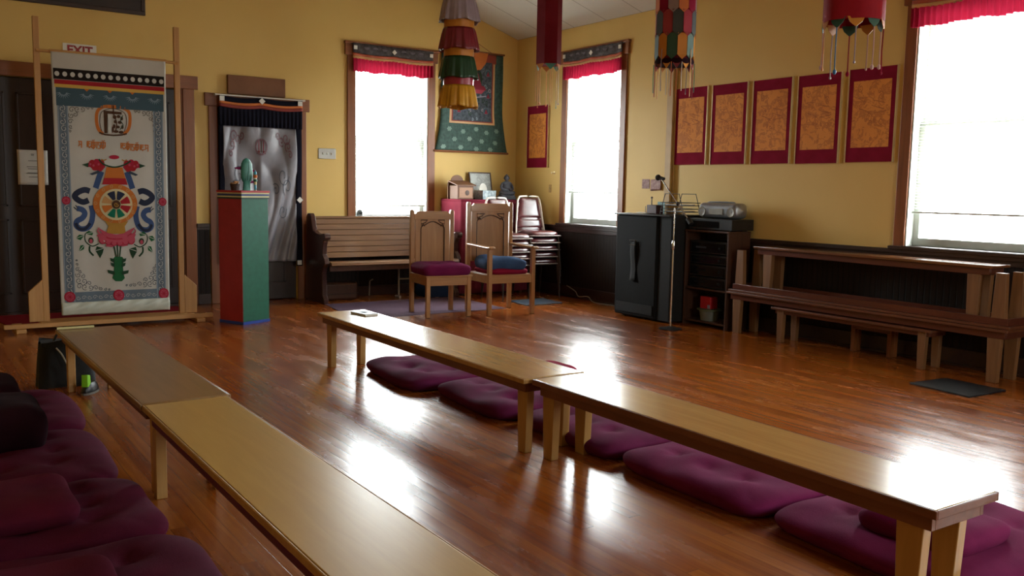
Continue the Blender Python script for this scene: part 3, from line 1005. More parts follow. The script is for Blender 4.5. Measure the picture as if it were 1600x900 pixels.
# patterned side and bottom borders
for u0, u1 in ((0.035, 0.125), (0.875, 0.965)):
    band(u0, v_(168), u1, v_(470), 'a_slate', nu=4, nv=40)
    uc = (u0 + u1) / 2
    w = .0048
    n = 30
    for sgn in (1, -1):
        art.col('a_line')
        for k in range(60):
            va, vb = [v_(170) + (v_(468) - v_(170)) * kk / 60 for kk in (k, k + 1)]
            pa, pb = bsurf(uc + sgn * .012 * sin(k * .9), va, 2), bsurf(uc + sgn * .012 * sin((k + 1) * .9), vb, 2)
            art.mb.add([(pa[0] - .0015, pa[1], pa[2]), (pa[0] + .0015, pa[1], pa[2]), (pb[0] + .0015, pb[1], pb[2]), (pb[0] - .0015, pb[1], pb[2])], [(0, 1, 2, 3)])
    for k in range(n):
        vv = v_(172) + (v_(462) - v_(172)) * k / (n - 1)
        c = bsurf(uc, vv, 2)
        d = 1 if k % 2 else -1
        art.col('a_pale')
        pts = [(c[0] + d * .006 + .027 * (1 - i / 12 * .75) * cos(d * i / 12 * 7 + 1.2), c[2] + .030 * (1 - i / 12 * .75) * sin(d * i / 12 * 7 + 1.2)) for i in range(13)]
        vs = []
        for i, p in enumerate(pts):
            a, b = pts[max(i - 1, 0)], pts[min(i + 1, 12)]
            dx, dz = b[0] - a[0], b[1] - a[1]
            l = math.hypot(dx, dz)
            vs += [(p[0] - dz / l * w / 2, c[1], p[1] + dx / l * w / 2), (p[0] + dz / l * w / 2, c[1], p[1] - dx / l * w / 2)]
        art.mb.add(vs, [(2 * i, 2 * i + 1, 2 * i + 3, 2 * i + 2) for i in range(12)])
    for ue in (u0 + .006, u1 - .006):
        band(ue - .004, v_(168), ue + .004, v_(470), 'a_steel', L=2, nu=1, nv=40)
art.build('side_border_print', BN)
art = Art(lambda px, py, L: bsurf(*q(px, py), L))
band(0.125, v_(452), 0.875, v_(470), 'a_slate', nu=24, nv=2)
for k in range(15):
    uu = 0.15 + k * 0.05
    c = bsurf(uu, v_(461), 2)
    d = 1 if k % 2 else -1
    art.col('a_pale')
    pts = [(c[0] + .020 * (1 - i / 12 * .75) * cos(d * i / 12 * 7), c[2] + .020 * (1 - i / 12 * .75) * sin(d * i / 12 * 7)) for i in range(13)]
    vs = []
    for i, p in enumerate(pts):
        a, b = pts[max(i - 1, 0)], pts[min(i + 1, 12)]
        dx, dz = b[0] - a[0], b[1] - a[1]
        l = math.hypot(dx, dz)
        vs += [(p[0] - dz / l * .0017, c[1], p[1] + dx / l * .0017), (p[0] + dz / l * .0017, c[1], p[1] - dx / l * .0017)]
    art.mb.add(vs, [(2 * i, 2 * i + 1, 2 * i + 3, 2 * i + 2) for i in range(12)])
art.build('border_print', BN)
# corner scrolls, monogram, lettering, wheel, lotus
art = Art(lambda px, py, L: bsurf(*q(px, py), L))
for sx, c0, top in ((1, 106, 1), (-1, 241, 1)):
    y0 = 167 if sx > 0 else 171
    art.build('corner_scroll', BN) if art.mb.v else None
    art = Art(lambda px, py, L: bsurf(*q(px, py), L))
    for k, (dx, dy, r) in enumerate([(4, 4, 5), (12, 3, 4.5), (20, 3, 4), (28, 1, 3), (3, 13, 4.5), (9, 11, 4), (2, 22, 4), (2, 30, 3), (34, 0, 2.5), (1, 37, 2.4)]):
        art.curl(c0 + sx * dx, y0 + dy, r, 'a_grey', w=1.2, d=1 if k % 2 else -1, a=k)
for sx, c0 in ((1, 115), (-1, 243)):
    y0 = 450 if sx > 0 else 443
    art.build('corner_scroll', BN) if art.mb.v else None
    art = Art(lambda px, py, L: bsurf(*q(px, py), L))
    for k, (dx, dy, r) in enumerate([(4, -4, 5), (12, -3, 5), (21, -2, 4.5), (29, -2, 4), (37, -1, 3.2), (44, 0, 2.4), (50, 0.5, 1.8), (3, -13, 5), (11, -12, 5), (19, -9, 4), (2, -22, 4.4), (9, -20, 3.8), (1, -31, 3.4), (5, -28, 2.8), (0, -39, 2.4), (0, -45, 1.7)]):
        art.curl(c0 + sx * dx, y0 + dy, r, 'a_line', w=0.9, d=1 if k % 2 else -1, a=k)
art.build('corner_scroll', BN)
art = Art(lambda px, py, L: bsurf(*q(px, py), L))
# monogram in an orange horseshoe
art.stroke(catmull([(157, 207), (150, 200), (147, 186), (149, 172), (158, 165.5), (173, 165), (189, 167), (198, 174), (199, 189), (196, 200), (189, 207)], 5), 5.0, 'a_orange', 1)
art.stroke(catmull([(155, 203), (152, 190), (154, 175), (163, 169.5), (173, 168), (184, 170.5), (192, 177), (193.5, 190), (190, 203)], 5), 1.0, 'a_brown', 2)
art.stroke([(151, 205), (160, 208), (173, 209), (186, 208), (194, 206)], 2.4, 'a_brown', 2)
art.poly([(158, 171), (186, 173), (186, 177), (164, 176), (163.5, 206), (159, 206)], 'a_brown', 2)
art.poly([(165, 178), (169.5, 178), (169.5, 205), (165, 205)], 'a_pale', 3)
for k, (x, y, rx_, ry_) in enumerate([(175, 181, 3, 3), (181, 180, 3, 2.6), (186, 183, 2.2, 3), (176, 188, 2.6, 2.6), (183, 189, 3.4, 2.4), (174, 195, 2, 3.4), (180, 196, 3, 2.2), (187, 196, 2, 3), (177, 203, 4, 2.2), (185, 204, 4, 2.4), (172, 200, 1.6, 5)]):
    art.disc(x, y, rx_, 'a_brown', 3, n=9, ry=ry_)
art.stroke(catmull([(173, 163), (174, 178), (178, 190), (176, 205)], 5), 1.6, 'a_brown', 4)
art.stroke(catmull([(188, 178), (184, 186), (188, 193), (183, 200)], 5), 1.2, 'a_dgreen', 4)
art.build('monogram_print', BN)
art = Art(lambda px, py, L: bsurf(*q(px, py), L))
# orange lettering: head strokes with hanging strokes
def glyph(x, y, w, h, kind):
    c = 'a_orange'
    art.stroke([(x, y), (x + w, y + .4)], 1.6, c, 2)
    if kind == 0:
        art.stroke([(x + w * .3, y), (x + w * .3, y + h * .6), (x, y + h * .75)], 1.5, c, 2)
        art.stroke([(x + w * .85, y), (x + w * .85, y + h)], 1.6, c, 2)
        art.stroke([(x + w * .3, y + h * .5), (x + w * .85, y + h * .45)], 1.3, c, 2)
    elif kind == 1:
        art.stroke([(x + w * .15, y), (x + w * .1, y + h * .7), (x + w * .5, y + h * .9), (x + w * .9, y + h * .6), (x + w * .85, y)], 1.7, c, 2)
        art.stroke([(x + w * .5, y), (x + w * .5, y + h * .9)], 1.5, c, 3)
        art.stroke([(x, y + h * .45), (x + w, y + h * .5)], 1.3, c, 3)
        art.stroke([(x + w * .2, y - 3), (x + w * .5, y - 1.2), (x + w * .8, y - 3.2)], 1.2, c, 3)
    elif kind == 2:
        art.stroke([(x + w * .2, y), (x + w * .2, y + h)], 1.6, c, 2)
        art.stroke([(x + w * .6, y), (x + w * .5, y + h * .4), (x + w * .95, y + h * .5), (x + w * .9, y + h), (x + w * .4, y + h * .95)], 1.6, c, 3)
    else:
        art.stroke([(x + w * .1, y + h * .35), (x + w * .9, y + h * .35)], 1.5, c, 3)
        art.stroke([(x + w * .5, y), (x + w * .3, y + h * .6), (x + w * .7, y + h), (x + w, y + h * .7)], 1.7, c, 3)
        art.stroke([(x + w * .1, y), (x + w * .1, y + h * .9)], 1.5, c, 2)
for x, y, w, h, kd in ((119, 219, 6, 10, 0), (132, 219, 6, 10, 3), (138.5, 219.5, 7, 12, 1), (146, 220, 7, 10, 2), (153, 220, 8, 11, 1),
                       (184, 221, 8, 9, 3), (192.5, 221, 6, 11, 1), (199, 222, 7, 10, 2), (206.5, 222, 7, 11, 1), (215, 223, 6, 9, 3), (222, 223, 7, 10, 0)):
    art = Art(lambda px, py, L: bsurf(*q(px, py), L))
    glyph(x, y, w, h, kd)
    art.build('orange_glyph', BN)
art = Art(lambda px, py, L: bsurf(*q(px, py), L))
# canopy
art.poly([(157, 248), (168, 242), (180, 242), (193, 248), (188, 256), (174, 259), (160, 256)], 'a_pale', 1)
art.disc(174, 242.5, 8, 'a_crim', 2, ry=3.2)
for s in (1, -1):
    X = lambda d: 174 + s * d
    art.poly([(X(16), 250), (X(26), 248), (X(34), 250), (X(42), 253), (X(38), 258), (X(30), 263), (X(20), 265), (X(14), 258)], 'a_crim', 1)
    for dx, dy, rr_ in ((20, 252, 5), (27, 251, 5.5), (34, 252, 5), (39, 255, 3.5), (30, 259, 5), (22, 260, 5)):
        art.disc(X(dx), dy, rr_, 'a_crim' if dx % 2 else 'a_red', 2, n=10)
    for dx, dy in ((24, 254), (32, 256), (37, 254)):
        art.disc(X(dx), dy, 1.8, 'a_pink', 3, n=8)
    art.stroke([(X(12), 246), (X(16), 248), (X(20), 246)], 1.6, 'a_gold', 3)
    art.poly([(X(40), 252), (X(50), 255), (X(40), 259)], 'a_dgreen', 3)
    art.poly([(X(24), 263), (X(38), 269), (X(34), 271), (X(22), 267)], 'a_line', 2)
    # blue ribbons beside the body
    art.stroke(catmull([(X(20), 265), (X(24), 276), (X(29), 291)], 6), 9, 'a_blue', 1)
    art.stroke(catmull([(X(38), 296), (X(46), 294), (X(56), 298), (X(61), 304), (X(56), 310), (X(48), 313), (X(40), 310)], 6), 9, 'a_navy', 1)
    art.stroke(catmull([(X(36), 318), (X(34), 330), (X(36), 344), (X(42), 353), (X(52), 355), (X(59), 350), (X(58), 343), (X(50), 338), (X(46), 331), (X(50), 325), (X(58), 323)], 6), 8.5, 'a_blue', 1)
    art.stroke(catmull([(X(38), 346), (X(46), 355), (X(56), 354), (X(60), 346)], 6), 4.5, 'a_navy', 2)
    art.stroke([(X(56), 324), (X(60), 318)], 1.6, 'a_line', 2)
    art.stroke([(X(58), 325), (X(63), 321)], 1.6, 'a_line', 2)
art.poly([(162, 258), (187, 258), (192, 276), (158, 276)], 'a_orange', 2)
art.poly([(158, 275), (192, 275), (195, 285), (155, 285)], 'a_red', 3)
art.stroke(catmull([(150, 246), (158, 254), (174, 258), (190, 254), (200, 248)], 5), 2.4, 'a_dgreen', 3)
art.build('painted_canopy', BN)
art = Art(lambda px, py, L: bsurf(*q(px, py), L))
# wheel
art.disc(175.5, 315, 35, 'a_orange', 3, n=28, ry=31)
for k in range(14):
    a = 2 * pi * k / 14
    art.curl(175.5 + 31 * cos(a), 315 + 27.5 * sin(a), 3.2, 'a_tan', w=1.1, d=1, a=a, L=4)
art.disc(176.5, 316, 26, 'a_cream', 4, n=28, ry=24.5)
for k in range(8):
    a0 = -pi / 2 + k * pi / 4 + 0.10
    a1 = a0 + pi / 4 - 0.20
    c = ['a_navy', 'a_red', 'a_red', 'a_em', 'a_em', 'a_orange', 'a_tan', 'a_navy'][k]
    art.poly([(176.5 + 8 * cos(a0), 316 + 8 * sin(a0))] + [(176.5 + 22.5 * cos(a0 + (a1 - a0) * i / 5), 316 + 21 * sin(a0 + (a1 - a0) * i / 5)) for i in range(6)] + [(176.5 + 8 * cos(a1), 316 + 8 * sin(a1))], c, 5)
art.disc(176.5, 316, 7, 'a_brown', 5, n=16)
art.curl(176.5, 316, 4, 'a_gold', w=1.3, L=6)
art.poly([(158, 341), (170, 345), (184, 345), (196, 341), (190, 350), (192, 362), (160, 362), (164, 350)], 'a_gold', 4)
art.build('painted_wheel', BN)
art = Art(lambda px, py, L: bsurf(*q(px, py), L))
# lotus
art.poly([(147, 352), (154, 361), (146, 364), (152, 374), (161, 374), (160, 382), (170, 383), (177, 377), (186, 382), (195, 380), (194, 373), (203, 372), (208, 362), (200, 361), (206, 351), (196, 356), (188, 361), (176, 363), (164, 361), (156, 357)], 'a_pink', 5)
for dx in (-22, -13, -4, 5, 14, 23):
    art.disc(177 + dx, 374 - abs(dx) * .15, 6.5, 'a_pink', 6, n=12, ry=8)
    art.arc(177 + dx, 374 - abs(dx) * .15, 5.6, .3, 2.8, 1.1, 'a_crim', 7, ry=7.2)
for dx in (-27, 27):
    art.stroke(catmull([(177 + dx * .8, 366), (177 + dx * 1.1, 358), (177 + dx * 1.0, 352)], 4), 4, 'a_pink', 6, taper=True)
art.stroke(catmull([(153, 362), (164, 369), (178, 370), (190, 368), (201, 361)], 5), 2.0, 'a_crim', 6)
art.stroke(catmull([(150, 367), (160, 376)], 3), 1.4, 'a_pale', 6)
for s in (1, -1):
    X = lambda d: 177 + s * d
    art.stroke(catmull([(X(28), 378), (X(38), 382), (X(48), 375), (X(49), 364), (X(42), 358)], 6), 1.8, 'a_dgreen', 1)
    art.stroke(catmull([(X(42), 382), (X(42), 390), (X(36), 397)], 5), 2.8, 'a_dgreen', 1, )
    for pts in ([(X(36), 360), (X(44), 358), (X(48), 363), (X(38), 365)], [(X(50), 365), (X(58), 364), (X(63), 370), (X(56), 373)], [(X(50), 380), (X(56), 381), (X(59), 391), (X(51), 387)], [(X(20), 385), (X(31), 382), (X(33), 389), (X(26), 401), (X(22), 393)]):
        art.poly(pts, 'a_green' if pts[0][1] < 382 else 'a_dgreen', 2)
        art.stroke([pts[0], pts[2]], .8, 'a_pale', 3)
    art.disc(X(40), 373, 4.2, 'a_dgreen', 2, ry=5)
    art.disc(X(40), 374, 2.6, 'a_pink', 3, ry=3.4)
for dx in (-4, 0, 4):
    art.stroke([(178 + dx * 1.4, 380), (179 + dx * .7, 398)], 2.0, 'a_dgreen', 3)
art.poly([(171, 402), (174, 398), (186, 398), (189, 402), (187, 412), (188, 424), (190, 432), (185, 437), (175, 437), (170, 432), (172, 424), (173, 412)], 'a_green', 2)
for s in (1, -1):
    for y, r in ((402, 7), (409, 6), (421, 11)):
        art.poly([(179.5 + s * 6, y), (179.5 + s * (6 + r), y - 2), (179.5 + s * (5 + r), y + 3), (179.5 + s * 6, y + 6)], 'a_dgreen', 3)
art.build('painted_lotus', BN)
art = Art(lambda px, py, L: bsurf(*q(px, py), L))
# roundels
for x, y, r in ((100, 311, 6.5), (252, 310.5, 6.5), (104, 463, 8.5), (180, 459, 9), (254, 455, 8.5)):
    art = Art(lambda px, py, L: bsurf(*q(px, py), L))
    art.disc(x, y, r, 'a_crim', 3, n=18)
    art.disc(x, y, r * .74, 'a_pink', 4, n=14)
    for k in range(4):
        a = k * pi / 4
        art.stroke([(x - r * .6 * cos(a), y - r * .6 * sin(a)), (x + r * .6 * cos(a), y + r * .6 * sin(a))], r * .13, 'a_crim', 5)
    art.build('roundel', BN)

# ============================================================ DOORWAY CURTAIN
dc = thing('doorway_curtain', 'white satin curtain with a dark frilled top hanging in the narrow doorway', 'curtain', (0, 0, 0))
MT['satin'] = mat('grey_white_satin', '76737a', '86838a', rough=0.42, scale=6, sheen=0.0)
MT['navycloth'] = cloth('navy_black_cloth', '13131c', '1a1a26')
cx0, cx1 = -4.02, -3.07
def csurf(a, b):
    x = -3.97 + 0.83 * a + 0.02 * sin(b * 5) * (a - .5)
    fold = 0.026 * sin(a * 19 + 3.5 * b + 2 * sin(5 * b + 3 * a)) * (0.35 + b) + 0.022 * math.exp(-((a - .5) ** 2) * 30) * sin(9 * b)
    swag = 0.028 * sin(13 * abs(a - .5) + 9 * b)
    return (x, -0.070 - abs(fold) * 0.9 - swag * .8, 1.99 - 1.53 * b)
MB().grid(csurf, 70, 60).build('satin_panel', 'satin', dc, smooth=180, solid=.002)
MB().grid(lambda a, b: (-4.02 + .06 * a, -0.075 - .01 * sin(b * 9), 2.00 - 1.55 * b), 3, 20).build('side_border', 'navycloth', dc, smooth=180, solid=.003)
MB().grid(lambda a, b: (-3.14 + .07 * a, -0.078 - .008 * sin(b * 9), 2.00 - 1.60 * b), 3, 20).build('side_border', 'navycloth', dc, smooth=180, solid=.003)
MB().grid(lambda a, b: (cx0 + (cx1 - cx0) * a, -0.108 - .005 * sin(a * 130) * (0.3 + b), 2.20 - .22 * b), 200, 6).build('frill', 'navycloth', dc, smooth=180, solid=.002)
MT['c_or'] = mat('orange_band_cloth', 'bc6428', 'c87030', rough=0.7); MT['c_rd'] = mat('brick_red_band_cloth', '7c2a1e', '8a3224', rough=0.7)
sg = lambda a: .018 * abs(sin(2 * pi * a))
MB().grid(lambda a, b: (cx0 + (cx1 - cx0) * a, -0.112, 2.305 - .055 * b - sg(a)), 40, 2).build('navy_band', 'navycloth', dc, solid=.003, smooth=180)
MB().grid(lambda a, b: (cx0 + (cx1 - cx0) * a, -0.115, 2.25 - .028 * b - sg(a)), 40, 2).build('orange_band', 'c_or', dc, solid=.003, smooth=180)
MB().grid(lambda a, b: (cx0 + (cx1 - cx0) * a, -0.117, 2.222 - .035 * b - sg(a)), 40, 2).build('red_band', 'c_rd', dc, solid=.003, smooth=180)
for x, z, rr_ in ((-3.99, 2.27, 0), (-3.545, 2.268, 45), (-3.10, 2.27, 0), (-3.10, 1.17, 45), (-3.11, 0.44, 0)):
    m = Matrix.Translation((x, -.122 if z > 2 else -.092, z)) @ Matrix.Rotation(R(rr_), 4, 'Y')
    MB().box(-.026, .026, -.003, .003, -.026, .026, m).build('white_patch', 'white', dc)
MB().tube([(-4.06, -.10, 2.31), (-3.03, -.10, 2.31)], .008).box(-4.06, -4.04, -.10, -.034, 2.30, 2.32).box(-3.05, -3.03, -.10, -.034, 2.30, 2.32).build('rod', 'white', dc)
MT['a_rosy'] = mat('faded_rose_print', '74525a', '6a4a54', rough=.6)
MT['a_dullblue'] = mat('faded_blue_print', '484c58', '50545e', rough=.6)
def curtain_art(): return Art(lambda u, v, L: tuple(Vector(csurf(u, v)) + Vector((0, -.004 - .002 * L, 0))))
for s in (1, -1):
    for k, (dx, v0, r) in enumerate([(.36, .08, .05), (.30, .10, .04), (.38, .14, .04), (.25, .07, .035), (.40, .20, .03)]):
        ca = curtain_art(); ca.curl(.5 + s * dx, v0, r, 'a_rosy', w=.011, d=s, a=k); ca.build('rose_scroll', dc)
    for k, (dx, v0, r) in enumerate([(.30, .36, .10), (.36, .44, .09), (.20, .46, .06), (.30, .62, .08)]):
        ca = curtain_art(); ca.curl(.5 + s * dx, v0, r * .8, 'a_dullblue', w=.008, d=s, a=k * 2); ca.build('blue_scroll', dc)
ca = curtain_art()
ca.arc(.5, .15, .075, 0.9, 8.5 - 1.2, .016, 'a_rosy', ry=.055)
ca.stroke([(.44, .19), (.56, .19)], .02, 'a_brown'); ca.stroke([(.5, .10), (.5, .19)], .012, 'a_brown'); ca.stroke([(.47, .11), (.47, .19)], .01, 'a_rose'); ca.stroke([(.53, .11), (.53, .19)], .01, 'a_rose')
ca.build('round_emblem', dc)

# ============================================================ WALL THINGS (left wall of the picture)
t = thing('exit_sign', 'white sign with red letters EXIT above the dark double door', 'sign', (-5.375, 0, 2.635))
MB().box(-.155, .155, -.006, 0, -.10, .08).build('sign_board', 'white', t)
def text(parent, s, size, mname, loc, rot=(R(90), 0, 0), name='lettering', bold=0.0):
    cu = bpy.data.curves.new(name, 'FONT')
    cu.body = s
    cu.size = size
    cu.extrude = 0.0008
    cu.offset = bold
    cu.align_x = 'CENTER'
    cu.align_y = 'CENTER'
    cu.materials.append(MT[mname])
    tmp = bpy.data.objects.new(name, cu)
    COL.objects.link(tmp)
    bpy.context.view_layer.update()
    me = bpy.data.meshes.new_from_object(tmp.evaluated_get(bpy.context.evaluated_depsgraph_get()))
    bpy.data.objects.remove(tmp)
    o = bpy.data.objects.new(name, me)
    COL.objects.link(o)
    o.location = loc
    o.rotation_euler = rot
    o.parent = parent
    return o
text(t, 'EXIT', .115, 'darkred', (0, -.008, .015), bold=.004)
t = thing('framed_picture', 'large dark framed picture high on the wall above the double door', 'picture', (-5.38, 0, 3.07))
MB().box(-.64, .64, -.03, 0, 0, .04).box(-.64, .64, -.03, 0, .76, .80).box(-.64, -.60, -.03, 0, .04, .76).box(.60, .64, -.03, 0, .04, .76).build('frame', 'darktrim', t, bevel=.004)
MB().box(-.60, .60, -.015, 0, .04, .76).build('picture_panel', mat('dark_umber_picture', '1c0f0c', '2c1a14', rough=.35, scale=5), t)
t = thing('notice_sheet', 'white notice sheet taped to the dark double door', 'notice', (-5.84, 0.04, 1.47))
MB().grid(lambda a, b: (-.13 + .27 * a, -.014 - .006 * sin(a * 4) * b, .17 - .345 * b), 10, 10).build('paper_sheet', 'paper', t, smooth=180, solid=.0006)
m = MB()
for i, (w_, z_) in enumerate([(.03, .125), (.025, .115), (.08, .06), (.11, 0.0), (.09, -.02), (.10, -.06), (.12, -.065), (.08, -.10)]):
    m.box(-w_ / 2 + .005, w_ / 2 + .005, -.0235, -.0215, z_, z_ + .006)
m.build('print_line', 'a_grey', t)
tag(MB().box(-3.90, -3.245, -.045, 0, 2.335, 2.54).build('brown_plank', 'brownboard', bevel=.004), 'plain brown wooden panel above the curtained doorway', 'panel')
t = thing('switch_plate', 'steel plate with light switches on the yellow wall beside the curtained doorway', 'switch', (-2.725, 0, 1.72))
MB().box(-.11, .11, -.008, 0, -.062, .062).build('plate', mat('brushed_steel_plate', '8a8680', '9a968e', rough=.35, metal=.8), t, bevel=.003)
for x in (-.055, 0, .055):
    MB().box(x - .006, x + .006, -.022, -.008, -.012, .012).build('toggle', 'white', t, bevel=.002)

# scroll painting
th = thing('scroll_painting', 'painted scroll in green brocade hanging between the window and the corner', 'painting', (-.72, 0, 0))
MT['brocadeg'] = mat('teal_green_brocade', '1f3b36', '38584e', rough=.7, scale=28)
MT['brocaded'] = mat('dark_green_brocade', '16221e', '24352e', rough=.7, scale=28)
MT['paintg'] = mat('blue_green_painting', '1e2a34', '505a66', rough=.7, scale=30)
MT['a_medal'] = mat('pale_green_medallion', '6a857a', '7a9488', rough=.7)
def ts(u, v, L=0):
    w0 = .47 if v < .55 else .47 + .085 * ((v - .55) / .45) ** 1.8
    return ((2 * u - 1) * w0, -.028 - .0015 * L - .004 * sin(v * 9), 3.10 - 1.28 * v)
MB().grid(ts, 20, 40).build('brocade_mount', 'brocadeg', th, smooth=180, solid=.004)
MB().tube([(-.49, -.03, 3.105), (.49, -.03, 3.105)], .012).build('top_rod', 'casing_x', th)
MB().tube([(-.57, -.03, 1.815), (.57, -.03, 1.815)], .014).build('bottom_rod', 'casing_x', th)
MB().tube([(-.3, -.02, 3.11), (0, -.01, 3.26), (.3, -.02, 3.11)], .004).build('hanging_cord', 'casing_x', th)
MT['veil'] = mat('orange_silk_veil', 'b8601c', 'c87028', rough=.5)
ta = Art(ts)
ta.rect(.08, .05, .92, .73, 'brocaded', 1)
ta.rect(.12, .01, .88, .10, 'c_rd', 2)
ta.rect(.14, .04, .86, .72, 'tanband', 2)
ta.rect(.17, .07, .83, .70, 'c_rd', 3)
ta.rect(.19, .09, .81, .69, 'paintg', 4)
ta.poly([(.36, .0), (.74, .0), (.70, .10), (.62, .17), (.54, .18), (.44, .12)], 'veil', 9)
ta.stroke([(.42, .02), (.50, .09), (.60, .10), (.70, .03)], .012, 'c_or', 10)
ta.stroke([(.45, .06), (.53, .13), (.60, .13), (.68, .08)], .010, 'c_or', 10)
ta.build('mount_panels', th)
tb = Art(ts)
# generic seated figure, throne and attendants
tb.disc(.5, .26, .15, 'a_dgreen', 5, ry=.115); tb.disc(.5, .26, .13, 'brocaded', 6, ry=.10)
tb.disc(.5, .175, .045, 'a_tan', 7, ry=.028)
tb.poly([(.42, .21), (.58, .21), (.64, .33), (.36, .33)], 'a_rose', 7)
tb.poly([(.32, .33), (.68, .33), (.72, .37), (.28, .37)], 'a_rose', 7)
tb.poly([(.30, .37), (.70, .37), (.64, .41), (.36, .41)], 'a_pink', 8)
tb.stroke([(.30, .44), (.5, .455), (.72, .43)], .012, 'a_lilac', 8)
for u, v in ((.28, .58), (.72, .58), (.26, .2), (.74, .2), (.75, .42), (.25, .42)):
    tb.disc(u, v, .05, 'a_slate', 6, ry=.036); tb.disc(u, v, .042, 'a_teal', 7, ry=.03); tb.poly([(u - .03, v + .03), (u + .03, v + .03), (u, v - .02)], 'a_rose', 8)
rnd = random.Random(3)
for k in range(60):
    tb.curl(rnd.uniform(.22, .78), rnd.uniform(.12, .67), rnd.uniform(.012, .03), rnd.choice(['a_steel', 'a_slate', 'a_dgreen', 'a_lilac']), w=.008, d=rnd.choice((-1, 1)), a=k, L=5)
tb.build('painted_figure', th)
for u, v in ((.15, .78), (.36, .80), (.56, .77), (.72, .80), (.88, .78), (.24, .88), (.46, .87), (.64, .89), (.84, .90), (.10, .96), (.34, .96), (.56, .97), (.76, .97)):
    tb = Art(ts); [tb.disc(u + .024 * cos(j * 1.047), v + .016 * sin(j * 1.047), .013, 'a_medal', 2, ry=.009, n=8) for j in range(6)]; tb.disc(u, v, .014, 'a_medal', 3, ry=.009); tb.disc(u, v, .036, 'brocaded', 1, ry=.024)
    tb.build('medallion', th)

# posters on the right wall
def poster_proto():
    t = thing('framed_poster', 'x', 'poster', (0, 0, 0), R(-90), 'orange drawings in crimson mounts along the right wall')
    w, h = .455, .80
    MB().box(0, w, -.018, 0, -h, 0).build('crimson_mount', 'postermat', t)
    MB().box(.045, w - .045, -.0195, -.018, -h + .125, -.105).build('orange_drawing', 'posterart', t)
    MB().box(-.009, 0, -.024, 0, -h - .003, .003).build('gold_edge', 'gold', t)
    MB().box(w, w + .009, -.024, 0, -h - .003, .003).build('gold_edge', 'gold', t)
    a = Art(lambda u, v, L: (.045 + u * (w - .09), -.0195 - .0006 * L, -.105 - v * (h - .23)))
    rnd = random.Random(11)
    for k in range(10):
        a.curl(rnd.uniform(.15, .85), rnd.uniform(.08, .93), rnd.uniform(.03, .08), 'a_inkline', w=.008, d=rnd.choice((-1, 1)), a=rnd.uniform(0, 6), turns=1.6)
    for k in range(6):
        x, y = rnd.uniform(.2, .8), rnd.uniform(.1, .9)
        a.stroke(catmull([(x, y), (x + rnd.uniform(-.15, .15), y + rnd.uniform(-.05, .05)), (x + rnd.uniform(-.2, .2), y + rnd.uniform(-.06, .06))], 4), .008, 'a_inkline')
    a.build('ink_motifs', t)
    return t
MT['a_inkline'] = mat('rust_ink', 'a05a28', '98521f', rough=.8)
pp = poster_proto()
PL = [(-.29, 2.43, 'orange drawing in a crimson mount alone near the corner, left of the middle window'),
      (-3.045, 2.435, 'orange drawing in a crimson mount, first to the right of the painted casing'),
      (-3.574, 2.432, 'orange drawing in a crimson mount, second from the left in the row of five'),
      (-4.107, 2.43, 'orange drawing in a crimson mount, middle of the row of five'),
      (-4.638, 2.425, 'orange drawing in a crimson mount, fourth in the row of five'),
      (-5.177, 2.43, 'orange drawing in a crimson mount nearest the large window at the right')]
for i, (y, z, lb) in enumerate(PL):
    if i == 0:
        pp.location = (0, y, z); pp['label'] = lb
    else:
        dup(pp, (0, y, z), R(-90), lb)
# small prints + hook by the corner
t = thing('small_print', 'small dim pinkish print left of the painted casing', 'print', (0, -2.60, 1.43), R(-90))
MT['pinkpr'] = mat('pinkish_print', '6a3a34', 'a07a70', rough=.6, scale=40)
MB().box(-.06, .06, -.004, 0, -.055, .05).build('print_sheet', 'pinkpr', t)
t = thing('small_print', 'small curled pinkish print touching the painted casing', 'print', (0, -2.77, 1.42), R(-90))
MB().grid(lambda a, b: (-.09 + .18 * a, -.004 - .012 * a * a, -.07 + .012 * a + .125 * b), 8, 6).build('print_sheet', 'pinkpr', t, solid=.001)
t = thing('wall_hook', 'small brass hook on the wall beside the middle window', 'hook', (0, -.88, 1.56), R(-90))
MB().lathe([(.02, 0), (.02, .004), (.008, .008), (.006, .03), (.013, .034), (.013, .044), (0, .046)], M=Matrix.Rotation(R(90), 4, 'X'), n=12).build('hook_body', 'gold', t)
t = thing('outlet_plate', 'small cream switch plate low beside the middle window', 'switch', (0, -.80, 1.36), R(-90))
MB().box(-.025, .025, -.006, 0, -.05, .05).build('plate', 'pipe', t, bevel=.002)
MB().box(-.005, .005, -.016, -.006, -.01, .012).build('toggle', 'cream', t, bevel=.001)

# ============================================================ PEDESTAL AND WHAT STANDS ON IT
ang = math.atan2(-1.57 + 1.70, -3.99 + 4.29)   # green face direction
pd = thing('painted_pedestal', 'tall square pedestal painted red on one side and green on the other', 'pedestal', (-4.29, -1.70, 0), ang)
s = .325
# local: corner at origin, green face along +x, body towards +y
MB().box(0, s, 0, s, .028, 1.20).build('shaft', [MT['green']], pd, bevel=.002)
MB().box(-.0025, 0, 0.001, s - .001, .028, 1.20).build('red_face', 'red', pd)
MB().box(-.006, s + .006, -.006, s + .006, 0, .028).build('blue_base', 'blue', pd, bevel=.002)
m = MB()
MB().box(-.006, s + .006, -.006, s + .006, 1.20, 1.215).build('dark_band', 'darkgreen', pd)
MB().box(-.008, s + .008, -.008, s + .008, 1.215, 1.228).build('cream_band', 'cream', pd)
MB().box(-.006, s + .006, -.006, s + .006, 1.228, 1.248).build('blue_band', mat('dull_blue_band', '2a3a6a', '304274'), pd)
MB().box(-.008, s + .008, -.008, s + .008, 1.248, 1.260).build('cream_band', 'cream', pd)
MB().box(-.014, s + .014, -.014, s + .014, 1.260, 1.280).build('red_top', 'red', pd, bevel=.002)
